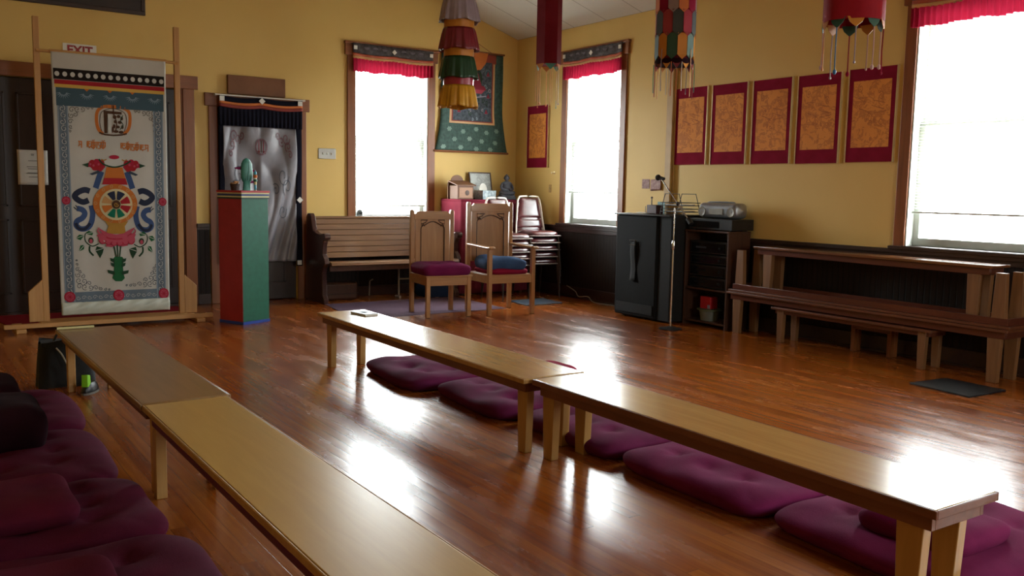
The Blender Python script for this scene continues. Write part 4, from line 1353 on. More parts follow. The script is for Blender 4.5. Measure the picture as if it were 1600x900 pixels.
PM = Matrix.Translation((-4.29, -1.70, 0)) @ Matrix.Rotation(ang, 4, 'Z')
def onped(x, y):
    v = PM @ Vector((x, y, 1.28)); return v
p = onped(.02 + .05, .17)
t = thing('small_basket', 'small dark basket with tan odds and ends on top of the pedestal', 'basket', p)
MT['wicker'] = mat('dark_wicker', '2a1810', '3e2618', rough=.7, scale=90, bump=.5)
MB().lathe([(.036, 0), (.045, .05), (.048, .062), (.044, .062), (.040, .05), (.032, .006), (0, .006)], n=24).build('bowl', 'wicker', t, smooth=60)
MT['tanbits'] = mat('tan_paper_bits', 'a87848', 'b88a5c', rough=.7)
for k, (x, y, a) in enumerate([(-.015, 0, .3), (.015, .01, -.5), (0, -.014, 1.1), (.01, -.01, .1)]):
    MB().box(-.022, .022, -.012, .012, -.004, .010, Matrix.Translation((x, y, .064 + .004 * k)) @ Matrix.Rotation(a, 4, 'Z') @ Matrix.Rotation(.4 * sin(k * 2), 4, 'X')).build('scrap', 'tanbits', t)
p = onped(.18, .13)
t = thing('teal_ornament', 'tall ribbed teal ornament with red petals on the pedestal', 'ornament', p, ang)
t.scale = (1.25, 1.25, 1.35)
MT['teal'] = mat('teal_glaze', '2f7060', '3a8070', rough=.5)
MB().lathe([(.030, 0), (.026, .01), (.024, .06), (.03, .065), (.038, .09), (.04, .15), (.036, .19), (.024, .215), (.008, .228), (0, .23)], n=24, sx=1.35, sy=.7).build('ribbed_body', 'teal', t, smooth=60)
m = MB()
for k in (-2, -1, 0, 1, 2):
    x = k * .014
    m.tube([(x, -.030 + abs(k) * .004, .07), (x * 1.1, -.030 + abs(k) * .005, .14), (x * .8, -.022 + abs(k) * .003, .205)], .0018, 6)
m.build('dark_rib', 'darkgreen', t)
for s_, z_ in ((-1, .155), (1, .14), (1, .06)):
    MB().prism([(s_ * .03, z_ - .01), (s_ * .10, z_ - .004), (s_ * .105, z_ + .006), (s_ * .03, z_ + .014)][::s_], .010, .018, 'y').build('red_petal', 'magenta', t, bevel=.002)
p = onped(.25, .09)
t = thing('beaded_wand', 'slim multicoloured beaded wand standing beside the teal ornament', 'ornament', p, ang)
MT['sky'] = mat('sky_blue_enamel', '3a9ab4', '48a8c0', rough=.4)
z = 0
for r, h, mm in ((.012, .006, 'gold'), (.010, .05, 'sky'), (.013, .03, 'cream'), (.019, .022, 'green'), (.014, .014, 'white'), (.020, .030, 'c_or'), (.013, .03, 'sky'), (.006, .012, 'sky')):
    MB().lathe([(r * .8, z), (r, z + h * .3), (r, z + h * .7), (r * .8, z + h)], n=16).build('bead', mm, t, smooth=40)
    z += h

# ============================================================ PEW
pw = thing('church_pew', 'long wooden church pew with plank back under the left window', 'pew', (0, 0, 0))
XL, XR = -3.0, -1.27
nb = 7
for k in range(nb):
    z0 = .50 + k * (.99 - .03 - .50) / nb
    y0 = -.27 + .10 * k / nb
    MB().prism([(y0 - .012, z0), (y0 + .012, z0), (y0 + .027, z0 + .062), (y0 + .003, z0 + .062)], XL + .03, XR - .03, 'x').build('back_plank', 'pew', pw, bevel=.003)
MB().box(XL + .03, XR - .03, -.20, -.13, .958, .985).build('top_rail', 'pew', pw, bevel=.006)
MB().prism([(-.72, .445), (-.70, .475), (-.66, .482), (-.26, .46), (-.26, .435), (-.68, .45), (-.70, .435)], XL + .03, XR - .03, 'x').build('seat', 'pew', pw, bevel=.003)
MB().box(XL + .03, XR - .03, -.66, -.63, .375, .452).build('seat_apron', 'pewdark', pw, bevel=.002)
prof = [(-.05, 0), (-.62, 0), (-.62, .05), (-.58, .10), (-.57, .36), (-.60, .42), (-.66, .46), (-.63, .52), (-.58, .56), (-.585, .66), (-.62, .72), (-.655, .745), (-.655, .79), (-.62, .805), (-.52, .79), (-.40, .80), (-.30, .83), (-.27, .90), (-.24, .99), (-.20, 1.02), (-.14, 1.02), (-.10, .98), (-.09, .5)]
for x in (XL, XR):
    MB().prism(prof, x - .03, x + .03, 'x').build('end_panel', 'pewdark', pw, bevel=.008)
    MB().lathe([(.038, -.035), (.042, 0), (.038, .035)], c=(0, 0, 0), n=18, M=Matrix.Translation((x, -.635, .768)) @ Matrix.Rotation(R(90), 4, 'Y')).build('arm_scroll', 'pewdark', pw, smooth=40)
MT['palemetal'] = mat('pale_grey_metal', '8a8880', '9a988e', rough=.4)
pwm = MB().tube([(-1.97, -.40, .03), (-1.97, -.40, .43)], .012).tube([(-1.97, -.44, .012), (-1.97, -.32, .012)], .014)
pwm.build('centre_post', 'palemetal', pw, smooth=40)
MB().tube([(-1.97, -.40, .23), (-1.30, -.40, .22)], .010).build('stretcher', 'palemetal', pw, smooth=40)
MB().tube([(-2.27, -.20, .02), (-2.27, -.22, .20), (-2.23, -.22, .22)], .009).build('kneeler_bracket', 'palemetal', pw, smooth=40)
t = thing('low_box', 'dark brown rounded box lying on the floor under the pew', 'box', (-2.69, -.24, 0))
MB().box(-.22, .20, -.12, .12, .0, .21).build('body', 'walnut', t, bevel=.03, segs=4)
MB().box(-.225, .205, -.125, .125, .075, .083).build('lid_seam', 'darktrim', t)

# rugs and floor mats
def rug(name, label, cat, pts, m, h=.004):
    mb = MB().prism(pts, 0.0003, h, 'z')
    return tag(mb.build(name, m, smooth=0, bevel=.002), label, cat)
rug('area_rug', 'mauve rug on the floor in front of the pew, under the chairs', 'rug', [(-3.02, -.62), (-3.10, -1.20), (-3.06, -1.86), (-1.35, -1.84), (-1.32, -.62)], 'mauve')
rug('door_rug', 'dark red runner on the floor behind the banner stand', 'rug', [(-6.3, -.06), (-4.50, -.06), (-4.50, -.86), (-6.16, -.86)], 'redrug')
t = tag(MB().prism([(-.96, -1.30), (-1.02, -1.76), (-.50, -1.76), (-.45, -1.30)], .0005, .014, 'z').build('floor_mat', 'vent', bevel=.003), 'small blue grey mat on the floor right of the armchair', 'mat')
t = tag(MB().prism([(-1.02, -6.53), (-1.08, -7.0), (-.64, -7.02), (-.62, -6.57)], .0005, .012, 'z').build('floor_mat', 'ventdark', bevel=.003), 'small dark blue mat on the floor at the right, by the stacked benches', 'mat')

# ============================================================ CARVED CHAIRS
def carved_back(t, w, z0, z1, y, dark='groove'):
    """panelled back with gothic relief; x centred, facing -y"""
    hw = w / 2
    MB().box(-hw + .045, hw - .045, y - .006, y + .012, z0, z1 - .05).build('back_panel', 'chairoak', t)
    # relief plate with trefoil arch cut out
    H = z1 - z0
    n = 40
    inner, outer = [], []
    ax, zb, zt = hw - .105, z0 + .02, z0 + H * .66
    for i in range(n + 1):
        a = i / n
        if a < .25:
            p = (-ax, zb + (zt - zb) * a / .25)
        elif a > .75:
            p = (ax, zb + (zt - zb) * (1 - a) / .25)
        else:
            th = pi - (a - .25) / .5 * pi
            r = 1 + .10 * abs(cos(th * 2)) - .10
            p = (ax * cos(th) * r, zt + .075 * sin(th) ** .8 * (1 + .12 * cos(4 * th)))
        inner.append(p)
        # outer rectangle loop
        per = a
        ow, zo = hw - .046, z1 - .095
        if a < .25: qv = (-ow, z0 + (zo - z0) * a / .25)
        elif a > .75: qv = (ow, z0 + (zo - z0) * (1 - a) / .25)
        else: qv = (-ow + 2 * ow * (a - .25) / .5, zo)
        outer.append(qv)
    MB().ring(outer, inner, y - .016, y - .006).build('carved_relief', 'chairoak', t, bevel=.0015)
    g = MB()
    g.tube([(p[0], y - .014, p[1]) for p in inner], .006, 6)
    for s_ in (-1, 1):
        zz = zt + .045
        g.tube([(s_ * ax, y - .017, zz + .055), (s_ * ax * .45, y - .017, zz + .055), (s_ * ax * .62, y - .017, zz + .03), (s_ * ax * .98, y - .017, zz + .012)], .006, 6, closed=True)
        g.tube([(s_ * ax * .95, y - .017, zz - .006), (s_ * ax * .80, y - .017, zz + .012), (s_ * ax * .68, y - .017, zz - .01)], .006, 6)
    g.build('carved_groove', dark, t)
    MB().prism([(-hw + .03, z1 - .095), (hw - .03, z1 - .095), (hw - .03, z1 - .035), (hw - .055, z1 - .028), (hw - .07, z1 - .006), (-hw + .07, z1 - .006), (-hw + .055, z1 - .028), (-hw + .03, z1 - .035)], y - .020, y + .014, 'y').build('crest_rail', 'chairoak_x', t, bevel=.003)
def rearpost(t, x, y, z1):
    pr_ = [(x - .022, 0), (x + .022, 0), (x + .022, z1 - .02), (x + .012, z1), (x - .012, z1), (x - .022, z1 - .02)]
    MB().prism(pr_, y - .022, y + .022, 'y').build('rear_leg', 'chairoak', t, bevel=.004)
def chair(kind, label, loc, rz, w, d, seat, top):
    t = thing(kind, label, 'chair', loc, rz)
    h, e = w / 2, d / 2
    for s_ in (-1, 1):
        rearpost(t, s_ * (h - .022), e - .022, top)
        MB().box(s_ * (h - .022) - .022, s_ * (h - .022) + .022, -e, -e + .044, 0, seat - .012 if kind == 'side_chair' else .70).build('front_leg', 'chairoak', t, bevel=.003)
        MB().box(s_ * (h - .022) - .012, s_ * (h - .022) + .012, -e + .044, e - .044, seat - .10, seat - .012).build('seat_rail', 'chairoak_x', t, bevel=.002)
    MB().box(-h + .044, h - .044, -e + .006, -e + .03, seat - .10, seat - .012).build('seat_rail', 'chairoak_x', t, bevel=.002)
    MB().box(-h + .044, h - .044, e - .034, e - .010, seat - .10, seat - .012).build('seat_rail', 'chairoak_x', t, bevel=.002)
    if kind == 'side_chair':
        MB().box(-h - .01, h + .01, -e - .012, e - .046, seat - .012, seat + .004).build('seat', 'chairoak_x', t, bevel=.004)
    else:
        MB().box(-h + .046, h - .046, -e + .03, e - .046, seat - .03, seat - .008).build('seat', 'chairoak_x', t, bevel=.004)
        for s_ in (-1, 1):
            x = s_ * (h - .022)
            MB().prism([(-e - .03, .70), (e - .05, .715), (e - .05, .74), (-e + .02, .722), (-e - .02, .735), (-e - .045, .722), (-e - .045, .705)], x - .032, x + .032, 'x').build('armrest', 'chairoak', t, bevel=.006)
    carved_back(t, w - .02, seat + .07 if kind == 'side_chair' else seat + .10, top - .01, e - .03)
    return t
MT['navypillow'] = cloth('navy_blue_pillow_cloth', '20304e', '283a5a')
chair('side_chair', 'armless carved oak chair with a purple cushion, left of the armchair', (-2.245, -1.885, .004), R(-8), .50, .53, .43, 1.10)
chair('arm_chair', 'carved oak armchair with red and blue cushions', (-1.57, -2.02, .004), R(-5), .57, .56, .44, 1.19)
cushion('seat_cushion', 'purple tufted cushion on the armless carved chair', -2.525, -1.975, -2.16, -1.66, .436, .125, 'magenta', seed=51, rz=R(-8), tuftg=(2, 2))
cushion('seat_cushion', 'thin crimson cushion on the carved armchair under the blue one', -1.80, -1.34, -2.28, -1.80, .434, .065, 'redcloth', seed=52, rz=R(-4), tufts=False)
cushion('round_cushion', 'puffy slate blue cushion on top of the red one in the armchair', -1.82, -1.345, -2.26, -1.83, .484, .13, 'bluecloth', seed=53, rz=R(-10), tufts=False, sag=lambda u, v: -.012 * u)
cushion('floor_pillow', 'dark blue pillow on the floor under the right end of the pew', -1.68, -1.33, -.58, -.24, 0, .16, 'navypillow', seed=54, tufts=False)

# ============================================================ CORNER TABLE AND ORNAMENTS
ct = thing('cloth_covered_table', 'high table under a maroon cloth in the corner behind the chairs', 'table', (0, 0, 0))
def tc(a, b):
    # skirt around three sides; a runs left-front-right
    P_ = [(-1.19, -.06), (-1.19, -.56), (-.17, -.56), (-.17, -.06)]
    L_ = [.5, 1.02, .5]
    d_ = a * sum(L_)
    i = 0
    while i < 2 and d_ > L_[i]:
        d_ -= L_[i]; i += 1
    f = min(d_ / L_[i], 1)
    x = P_[i][0] + (P_[i + 1][0] - P_[i][0]) * f
    y = P_[i][1] + (P_[i + 1][1] - P_[i][1]) * f
    o = .012 * sin(a * 60) * b
    nx, ny = [(-1, 0), (0, -1), (1, 0)][i]
    return (x + nx * abs(o), y + ny * abs(o), 1.195 - 1.17 * b)
MB().grid(tc, 120, 16).build('cloth_skirt', 'maroon', ct, smooth=60, solid=.003)
MB().box(-1.195, -.165, -.565, -.05, 1.18, 1.205).build('cloth_top', 'maroon', ct, bevel=.006)
for x in (-1.12, -.24):
    for y in (-.12, -.50):
        MB().box(x - .02, x + .02, y - .02, y + .02, 0, 1.18).build('leg', 'walnut', ct)
# box with arched back
t = thing('wooden_box', 'varnished wooden letter box with arched top at the left of the corner table', 'box', (-1.035, -.30, 1.205), R(6))
MB().box(-.125, .125, -.09, .09, 0, .17).build('body', 'boxwood', t, bevel=.004)
pr_ = [(-.145, 0), (.145, 0), (.145, .21)] + [(.145 - .02 - .105 * (1 - cos(a)) , .22 + .085 * sin(a)) for a in [k * pi / 10 for k in range(11)]] + [(-.145, .21)]
pr_ = [(-.145, 0), (.145, 0), (.145, .205), (.12, .215)] + [(.10 * cos(k * pi / 12), .22 + .085 * sin(k * pi / 12)) for k in range(13)] + [(-.12, .215), (-.145, .205)]
MB().prism(pr_, .09, .105, 'y').build('arched_back', 'boxwood', t, bevel=.003)
MB().prism([(-.115, .165), (-.115, .18), (.092, .235), (.092, .22)], -.15, .15, 'x').build('sloping_lid', 'boxwood', t, bevel=.003)
MB().box(-.105, .105, -.094, -.09, .015, .145).build('front_panel', wood('amber_front_panel', '7c4c24', '8c5a2e', axis='x', rough=.5), t, bevel=.002)
MB().lathe([(.03, 0), (.034, .003), (.02, .006), (0, .006)], n=18, M=Matrix.Translation((.02, -.094, .08)) @ Matrix.Rotation(R(90), 4, 'X')).build('carved_knot', 'groove', t)
# framed picture leaning
t = thing('leaning_picture', 'framed pale drawing leaning on the wall behind the silvery box', 'picture', (-.60, -.12, 1.205), 0, rx=R(-12))
MB().box(-.17, .17, 0, .015, 0, .015).box(-.17, .17, 0, .015, .345, .36).box(-.17, -.155, 0, .015, .015, .345).box(.155, .17, 0, .015, .015, .345).build('frame', 'walnut', t, bevel=.002)
MT['palepr'] = mat_print('pale_drawing', 'c0c6c6', 'ccd2d2', '7a8086', scale=8)
MB().box(-.155, .155, .006, .010, .015, .345).build('drawing', 'palepr', t)
# glare on the leaning picture, shaped as a white arched sheet
t = thing('picture_glare', 'white arched shape imitating glare on the leaning picture', 'card', (-.665, -.26, 1.205), R(10), rx=R(-8))
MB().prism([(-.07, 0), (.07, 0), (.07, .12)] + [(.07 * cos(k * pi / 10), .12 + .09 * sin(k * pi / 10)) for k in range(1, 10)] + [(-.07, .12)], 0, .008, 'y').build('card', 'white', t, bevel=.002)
tag(MB().box(-.125, .125, -.07, .07, 0, .115).build('patterned_box', 'marbled', loc=(-.72, -.38, 1.205), rot=(0, 0, R(14)), bevel=.003), 'silvery marbled box at the front of the corner table', 'box')
# statue
st = thing('seated_statue', 'grey stone seated statue on a square base at the right of the corner table', 'statue', (-.33, -.28, 1.205), R(-12))
MB().frustum((-.11, .11, -.08, .08), (-.10, .10, -.07, .07), 0, .05).frustum((-.095, .095, -.065, .065), (-.085, .085, -.058, .058), .05, .07).build('base', 'stone', st, bevel=.004)
mb = MB()
mb.lathe([(.085, .065), (.098, .08), (.097, .105), (.08, .125), (.062, .14), (.058, .17), (.064, .20), (.060, .222), (.040, .236), (.020, .243), (.019, .250), (.031, .262), (.037, .280), (.034, .30), (.022, .316), (.012, .322), (.009, .330), (0, .332)], n=24, sy=.72)
for s_ in (-1, 1):
    mb.tube(catmull([(s_ * .052, 0, .215), (s_ * .078, -.005, .17), (s_ * .07, -.035, .135), (s_ * .015, -.058, .125)], 5), .017, 10)
    mb.tube(catmull([(s_ * .03, .0, .10), (s_ * .09, -.02, .09), (s_ * .05, -.06, .085), (-s_ * .03, -.065, .088)], 5), .024, 10)
    mb.sphere((s_ * .036, 0, .280), .008, 8, sz=1.6)
mb.sphere((0, -.024, .282), .006, 8)
mb.build('figure', 'stone', st, smooth=60)

# ============================================================ STACKED VINYL CHAIRS
MT['rimtube'] = mat('beige_enamel_rim', '7a6c64', '867870', rough=.35)
MT['bronze'] = mat('dark_bronze_tube', '2e2420', '382c26', rough=.35, metal=.4)
def vinyl_chair(label, loc, rz):
    t = thing('stacking_chair', label, 'chair', loc, rz, 'maroon vinyl stacking chairs in the corner')
    w, d, sh = .42, .40, .46
    h = w / 2
    def seatf(sgn):
        def f(a, b):
            u, v = sin((a - .5) * pi), sin((b - .5) * pi)
            p = 6
            r = (abs(u) ** p + abs(v) ** p) ** (1 / p) if (u or v) else 0
            mx = max(abs(u), abs(v))
            k = mx / r if r else 1
            th = max(0, 1 - mx ** 8) ** .5
            return (u * k * h, v * k * d / 2, sh - .016 + (.042 * th if sgn > 0 else -.026 * th))
        return f
    MB().grid(seatf(1), 16, 16).grid(seatf(-1), 16, 16).build('seat', 'vinyl', t, smooth=60)
    # seat rim tube and legs
    rim = catmull([(-h, -d / 2 + .04, sh - .035), (-h + .03, -d / 2, sh - .035), (h - .03, -d / 2, sh - .035), (h, -d / 2 + .04, sh - .035), (h, d / 2, sh - .035)], 4)
    MB().tube(rim + [(-h, d / 2, sh - .035)], .009, 8, closed=True).build('seat_frame', 'rimtube', t, smooth=60)
    for s_ in (-1, 1):
        MB().tube([(s_ * (h - .015), -d / 2 + .02, sh - .04), (s_ * (h + .005), -d / 2 - .03, 0.004)], .011, 8).build('front_leg', 'bronze', t, smooth=60)
        MB().tube([(s_ * (h - .03), d / 2 - .01, sh - .04), (s_ * (h - .015), d / 2 + .07, 0.004)], .011, 8).build('rear_leg', 'bronze', t, smooth=60)
    bt = .905
    hb = .15
    fr = [(-h + .005, d / 2 - .02, sh - .04), (-h + .012, d / 2 + .01, sh + .05), (-hb - .012, d / 2 + .055, bt - .08), (-hb + .005, d / 2 + .062, bt - .03), (-hb + .04, d / 2 + .065, bt),
          (hb - .04, d / 2 + .065, bt), (hb - .005, d / 2 + .062, bt - .03), (hb + .012, d / 2 + .055, bt - .08), (h - .012, d / 2 + .01, sh + .05), (h - .005, d / 2 - .02, sh - .04)]
    MB().tube(catmull(fr, 5), .012, 8).build('back_frame', 'glaretube', t, smooth=60)
    def pad(z0, z1):
        def f(sgn):
            def g(a, b):
                z = z0 + (z1 - z0) * b
                hh = (h - .02) + (hb - .02 - h + .02) * (z - sh - .03) / (bt - sh - .06)
                th = (max(0, 1 - abs(2 * a - 1) ** 6) * max(0, 1 - abs(2 * b - 1) ** 6)) ** .5
                y = d / 2 + .01 + .052 * (z - sh) / (bt - sh)
                return ((2 * a - 1) * hh, y - sgn * .018 * th, z)
            return g
        return MB().grid(f(1), 14, 14).grid(f(-1), 14, 14)
    pad(sh + .17, bt - .02).build('back_pad', 'vinyl', t, smooth=60)
    pad(sh + .05, sh + .155).build('lower_back_pad', 'vinyl', t, smooth=60)
    return t
v0 = vinyl_chair('maroon vinyl chair at the bottom of the right hand stack by the corner', (-.34, -1.00, 0), R(-8))
names = ['second from the bottom', 'in the middle', 'second from the top', 'on top']
for k in range(1, 5):
    dup(v0, (-.34, -1.00 - .003 * k, .087 * k), R(-8), 'maroon vinyl chair %s of the right hand stack by the corner' % names[k - 1])
for k in range(5):
    lb = 'maroon vinyl chair at the bottom of the left hand stack behind the armchair' if k == 0 else 'maroon vinyl chair %s of the left hand stack behind the armchair' % names[k - 1]
    dup(v0, (-.86, -1.11 - .003 * k, .081 * k), R(1), lb)

# ============================================================ BLACK CABINET, MIC STAND, MEDIA SHELF
cb = thing('black_cabinet', 'tall black cabinet with a hanging strap between the middle window and the media shelf', 'cabinet', (0, 0, 0))
MB().box(-.56, -.06, -3.40, -2.76, .02, 1.09).build('body', 'charcoal', cb, bevel=.02, segs=3)
MB().box(-.54, -.06, -3.585, -3.405, .02, 1.095).build('side_body', 'blackcloth', cb, bevel=.006)
MB().box(-.58, -.05, -3.59, -2.74, 1.092, 1.108).build('top_board', 'black', cb, bevel=.004)
MB().box(-.568, -.56, -3.36, -2.80, .06, .16).build('base_strip', 'blackcloth', cb)
MB().grid(lambda a, b: (-.572 - .008 * sin(b * 7), -3.02 - .075 * a - .02 * b * sin(a * 3), .82 - .42 * b), 4, 12).build('strap', 'blackcloth', cb, solid=.006)
MB().tube([(-.585, -3.01, .83), (-.585, -3.10, .83), (-.585, -3.10, .78), (-.585, -3.01, .78)], .004, 6, closed=True).build('buckle', 'a_grey', cb)
for y in (-2.84, -3.30):
    MB().lathe([(.02, 0), (.02, .02)], c=(-.48, y, 0), n=12).lathe([(.02, 0), (.02, .02)], c=(-.14, y, 0), n=12).build('foot', 'black', cb)
# things on the cabinet
for k, (x, y, a, lb) in enumerate([(-.42, -2.98, .2, 'loose white sheet of paper lying at the window end of the black cabinet'), (-.36, -3.06, -.3, 'loose white sheet overlapping another on the black cabinet')]):
    tag(MB().grid(lambda u, v: (-.10 + .2 * u, -.14 + .28 * v, .0005 + .006 * k + .004 * sin(u * 5) * v), 8, 8).build('paper_sheet', 'paper', loc=(x, y, 1.110), rot=(0, 0, a), smooth=180, solid=.0005), lb, 'paper')
t = thing('small_card', 'pale teal card standing on the black cabinet against the wall', 'card', (-.10, -2.96, 1.108), R(-90), rx=R(0))
MB().box(-.055, .055, 0, .004, 0, .125).build('card', mat('pale_teal_card', '6a8a88', '7a9a98', rough=.6), t)
t = thing('pencil_cup', 'dark red wire cup with small things on the black cabinet', 'cup', (-.36, -3.14, 1.108))
MT['wine'] = mat('wine_plastic', '3a1c22', '4a2630', rough=.4)
MB().box(-.05, .05, -.075, .075, 0, .095).build('tub', 'wine', t, bevel=.006)
MB().tube([(.0, .05, .03), (.005, .058, .17)], .006, 8).sphere((.005, .058, .17), .012, 10).build('marker', 'darktrim', t, smooth=60)
MB().tube([(-.055, .085, .0), (-.055, .085, .08)], .004, 6).build('peg', 'palemetal', t)
tr = thing('letter_tray', 'black wire letter tray on the black cabinet in front of the yellow wall', 'tray', (-.27, -3.42, 1.108))
W_ = .004
for z in (.03, .095):
    mb = MB()
    mb.tube([(-.12, -.165, z), (.12, -.165, z), (.12, .165, z), (-.12, .165, z)], W_, 6, closed=True)
    mb.tube([(-.12, -.165, z + .03), (.12, -.165, z + .03), (.12, .165, z + .03), (-.12, .165, z + .03)], W_, 6, closed=True)
    for k in range(7):
        y = -.15 + k * .05
        mb.tube([(-.12, y, z), (.12, y, z)], .002, 5)
    mb.build('tray_basket', 'black', tr)
for x in (-.12, .12):
    MB().tube([(x, -.165, .0), (x, -.165, .03), (x, -.10, .215), (x, .10, .215), (x, .165, .03), (x, .165, 0)], W_, 6).build('side_frame', 'black', tr)
MB().box(-.09, .09, -.13, .11, .034, .04).build('stored_paper', 'paper', tr)
MB().box(-.09, .09, -.12, .12, .099, .108).build('stored_paper', 'paper', tr)
# mic stand
ms = thing('microphone_stand', 'chrome microphone stand with an angled boom in front of the black cabinet', 'microphone stand', (-.75, -3.83, 0))
MB().lathe([(.11, 0), (.11, .010), (.05, .022), (.02, .03), (0, .031)], n=32).build('round_base', 'blackcloth', ms, smooth=40)
MB().tube([(0, 0, .03), (0, 0, .82)], .011, 12).build('lower_tube', 'steel', ms, smooth=60)
MB().tube([(0, 0, .80), (0, 0, 1.19)], .007, 12).build('upper_tube', 'steel', ms, smooth=60)
MB().lathe([(.014, .78), (.018, .80), (.018, .85), (.012, .87)], n=16).build('clutch', 'steel', ms, smooth=40)
def msloc(p): return Vector(p) - Vector((-.75, -3.83, 0))
A_, B_ = Vector((.03, .24, 1.475)), Vector((-.01, -.19, 1.09))
MB().tube([A_, B_], .007, 10).build('boom', 'steel', ms, smooth=60)
MB().sphere(tuple(A_ + (B_ - A_) * .64), .02, 12).build('swivel', 'black', ms, smooth=60)
MB().tube([B_, B_ + (B_ - A_).normalized() * .07], .024, 14).build('counterweight', 'black', ms, smooth=40, bevel=.003)
md = Vector((0, 1, .15)).normalized()
MB().tube([A_ - md * .05, A_ + md * .02], [.014, .02], 14).build('microphone_grip', 'black', ms, smooth=50)
MB().sphere(tuple(A_ + md * .04), .030, 14).build('microphone_head', 'blackcloth', ms, smooth=60)
# media shelf
sh = thing('media_shelf', 'dark brown open shelf unit holding black audio gear', 'shelf', (0, 0, 0))
X0, X1, Y0, Y1, ZT = -.36, -.05, -4.18, -3.60, .97
for y in (Y0, Y1 - .018):
    MB().box(X0, X1, y, y + .018, 0, ZT - .02).build('side_panel', 'walnut', sh, bevel=.002)
MB().box(X0 - .008, X1, Y0 - .006, Y1 + .002, ZT - .02, ZT).build('top', 'walnut', sh, bevel=.003)
for z in (.06, .39):
    MB().box(X0 + .004, X1, Y0 + .018, Y1 - .018, z - .018, z).build('shelf_board', 'walnut', sh, bevel=.002)
MB().box(X1 - .008, X1, Y0 + .018, Y1 - .018, .04, ZT - .02).build('back_panel', 'darkdoor', sh)
MT['screen'] = mat('dark_glossy_fascia', '0c0e11', '121519', rough=.15)
z = .39
for k, (hh, lb) in enumerate([(.11, 'black audio unit at the bottom of the media shelf stack'), (.12, 'black audio unit second from the bottom in the media shelf'), (.10, 'black audio unit third from the bottom in the media shelf'), (.13, 'tallest black audio unit on top inside the media shelf')]):
    a = thing('audio_unit', lb, 'audio unit', (-.19, -3.89, z + .001), 0, 'black audio units in the media shelf')
    MB().box(-.14, .13, -.24, .24, .006, hh).build('case', 'black', a, bevel=.003)
    MB().box(-.146, -.14, -.22, .22, .02, hh - .02).build('fascia', 'screen', a)
    MB().lathe([(.016, 0), (.014, .012), (0, .013)], n=14, M=Matrix.Translation((-.146, -.16, hh / 2)) @ Matrix.Rotation(R(-90), 4, 'Y')).build('knob', 'charcoal', a)
    MB().box(-.148, -.146, .02, .16, hh * .45, hh * .6).build('display', 'a_line' if k == 3 else 'charcoal', a)
    z += hh + .003
t = thing('plastic_tub', 'translucent grey tub with a green lid on the bottom of the media shelf', 'tub', (-.24, -3.86, .061))
MB().lathe([(.085, 0), (.10, .09), (.103, .10), (.098, .10), (.08, .006), (0, .006)], n=28, sy=1.05).build('tub', mat('cloudy_plastic', '6c7068', '7c8078', rough=.25), t, smooth=50)
MB().lathe([(.112, .10), (.115, .104), (.115, .113), (.10, .118), (0, .118)], n=28, sy=1.2).build('lid', mat('olive_green_lid', '5c6a50', '687658', rough=.4), t, smooth=50)
t = thing('red_box', 'small bright red box on the lidded tub in the media shelf', 'box', (-.24, -3.84, .179))
MB().box(-.05, .05, -.075, .065, 0, .12).build('carton', mat('bright_red_card', 'b41c24', 'be242c', rough=.45), t, bevel=.003)
MB().box(-.0515, -.05, -.07, -.035, .004, .04).build('label', 'a_lilac', t)
t = thing('disc_player', 'flat black disc player on top of the media shelf', 'player', (-.20, -3.92, .97))
MB().box(-.17, .14, -.30, .27, .008, .115).build('case', 'black', t, bevel=.004)
MB().box(-.174, -.17, -.13, .25, .03, .09).build('fascia', 'screen', t)
for x in (-.13, .10):
    for y in (-.24, .22):
        MB().lathe([(.014, 0), (.014, .009)], c=(x, y, 0), n=10).build('foot', 'black', t)
bb = thing('boombox', 'rounded silver portable stereo on top of the disc player', 'stereo', (-.18, -3.92, 1.085))
def bbf(a, b):
    th = 2 * pi * a
    y = -.27 + .54 * b
    e = min(b, 1 - b) * 2
    k = min(1, (e / .16)) ** .45 if e < .16 else 1
    k = max(k, .02)
    p = 3.2
    c_, s_ = cos(th), sin(th)
    r = 1 / ((abs(c_) ** p + abs(s_) ** p) ** (1 / p))
    return (.095 * c_ * r * k, y, .080 + .078 * s_ * r * k)
MB().grid(bbf, 32, 30).build('body', 'silver', bb, smooth=50)
for y in (-.19, .19):
    MB().lathe([(.048, 0), (.050, .006), (.045, .012), (.02, .006), (0, .008)], n=22, M=Matrix.Translation((-.088, y, .068)) @ Matrix.Rotation(R(-90), 4, 'Y')).build('speaker_cone', 'palemetal', bb, smooth=50)
MB().box(-.102, -.09, -.09, .09, .04, .10).build('control_panel', 'palemetal', bb, bevel=.004)
MB().tube(catmull([(-.02, -.17, .14), (-.02, -.15, .163), (-.02, .15, .163), (-.02, .17, .14)], 5), .008, 8).build('handle', 'silver', bb, smooth=60)

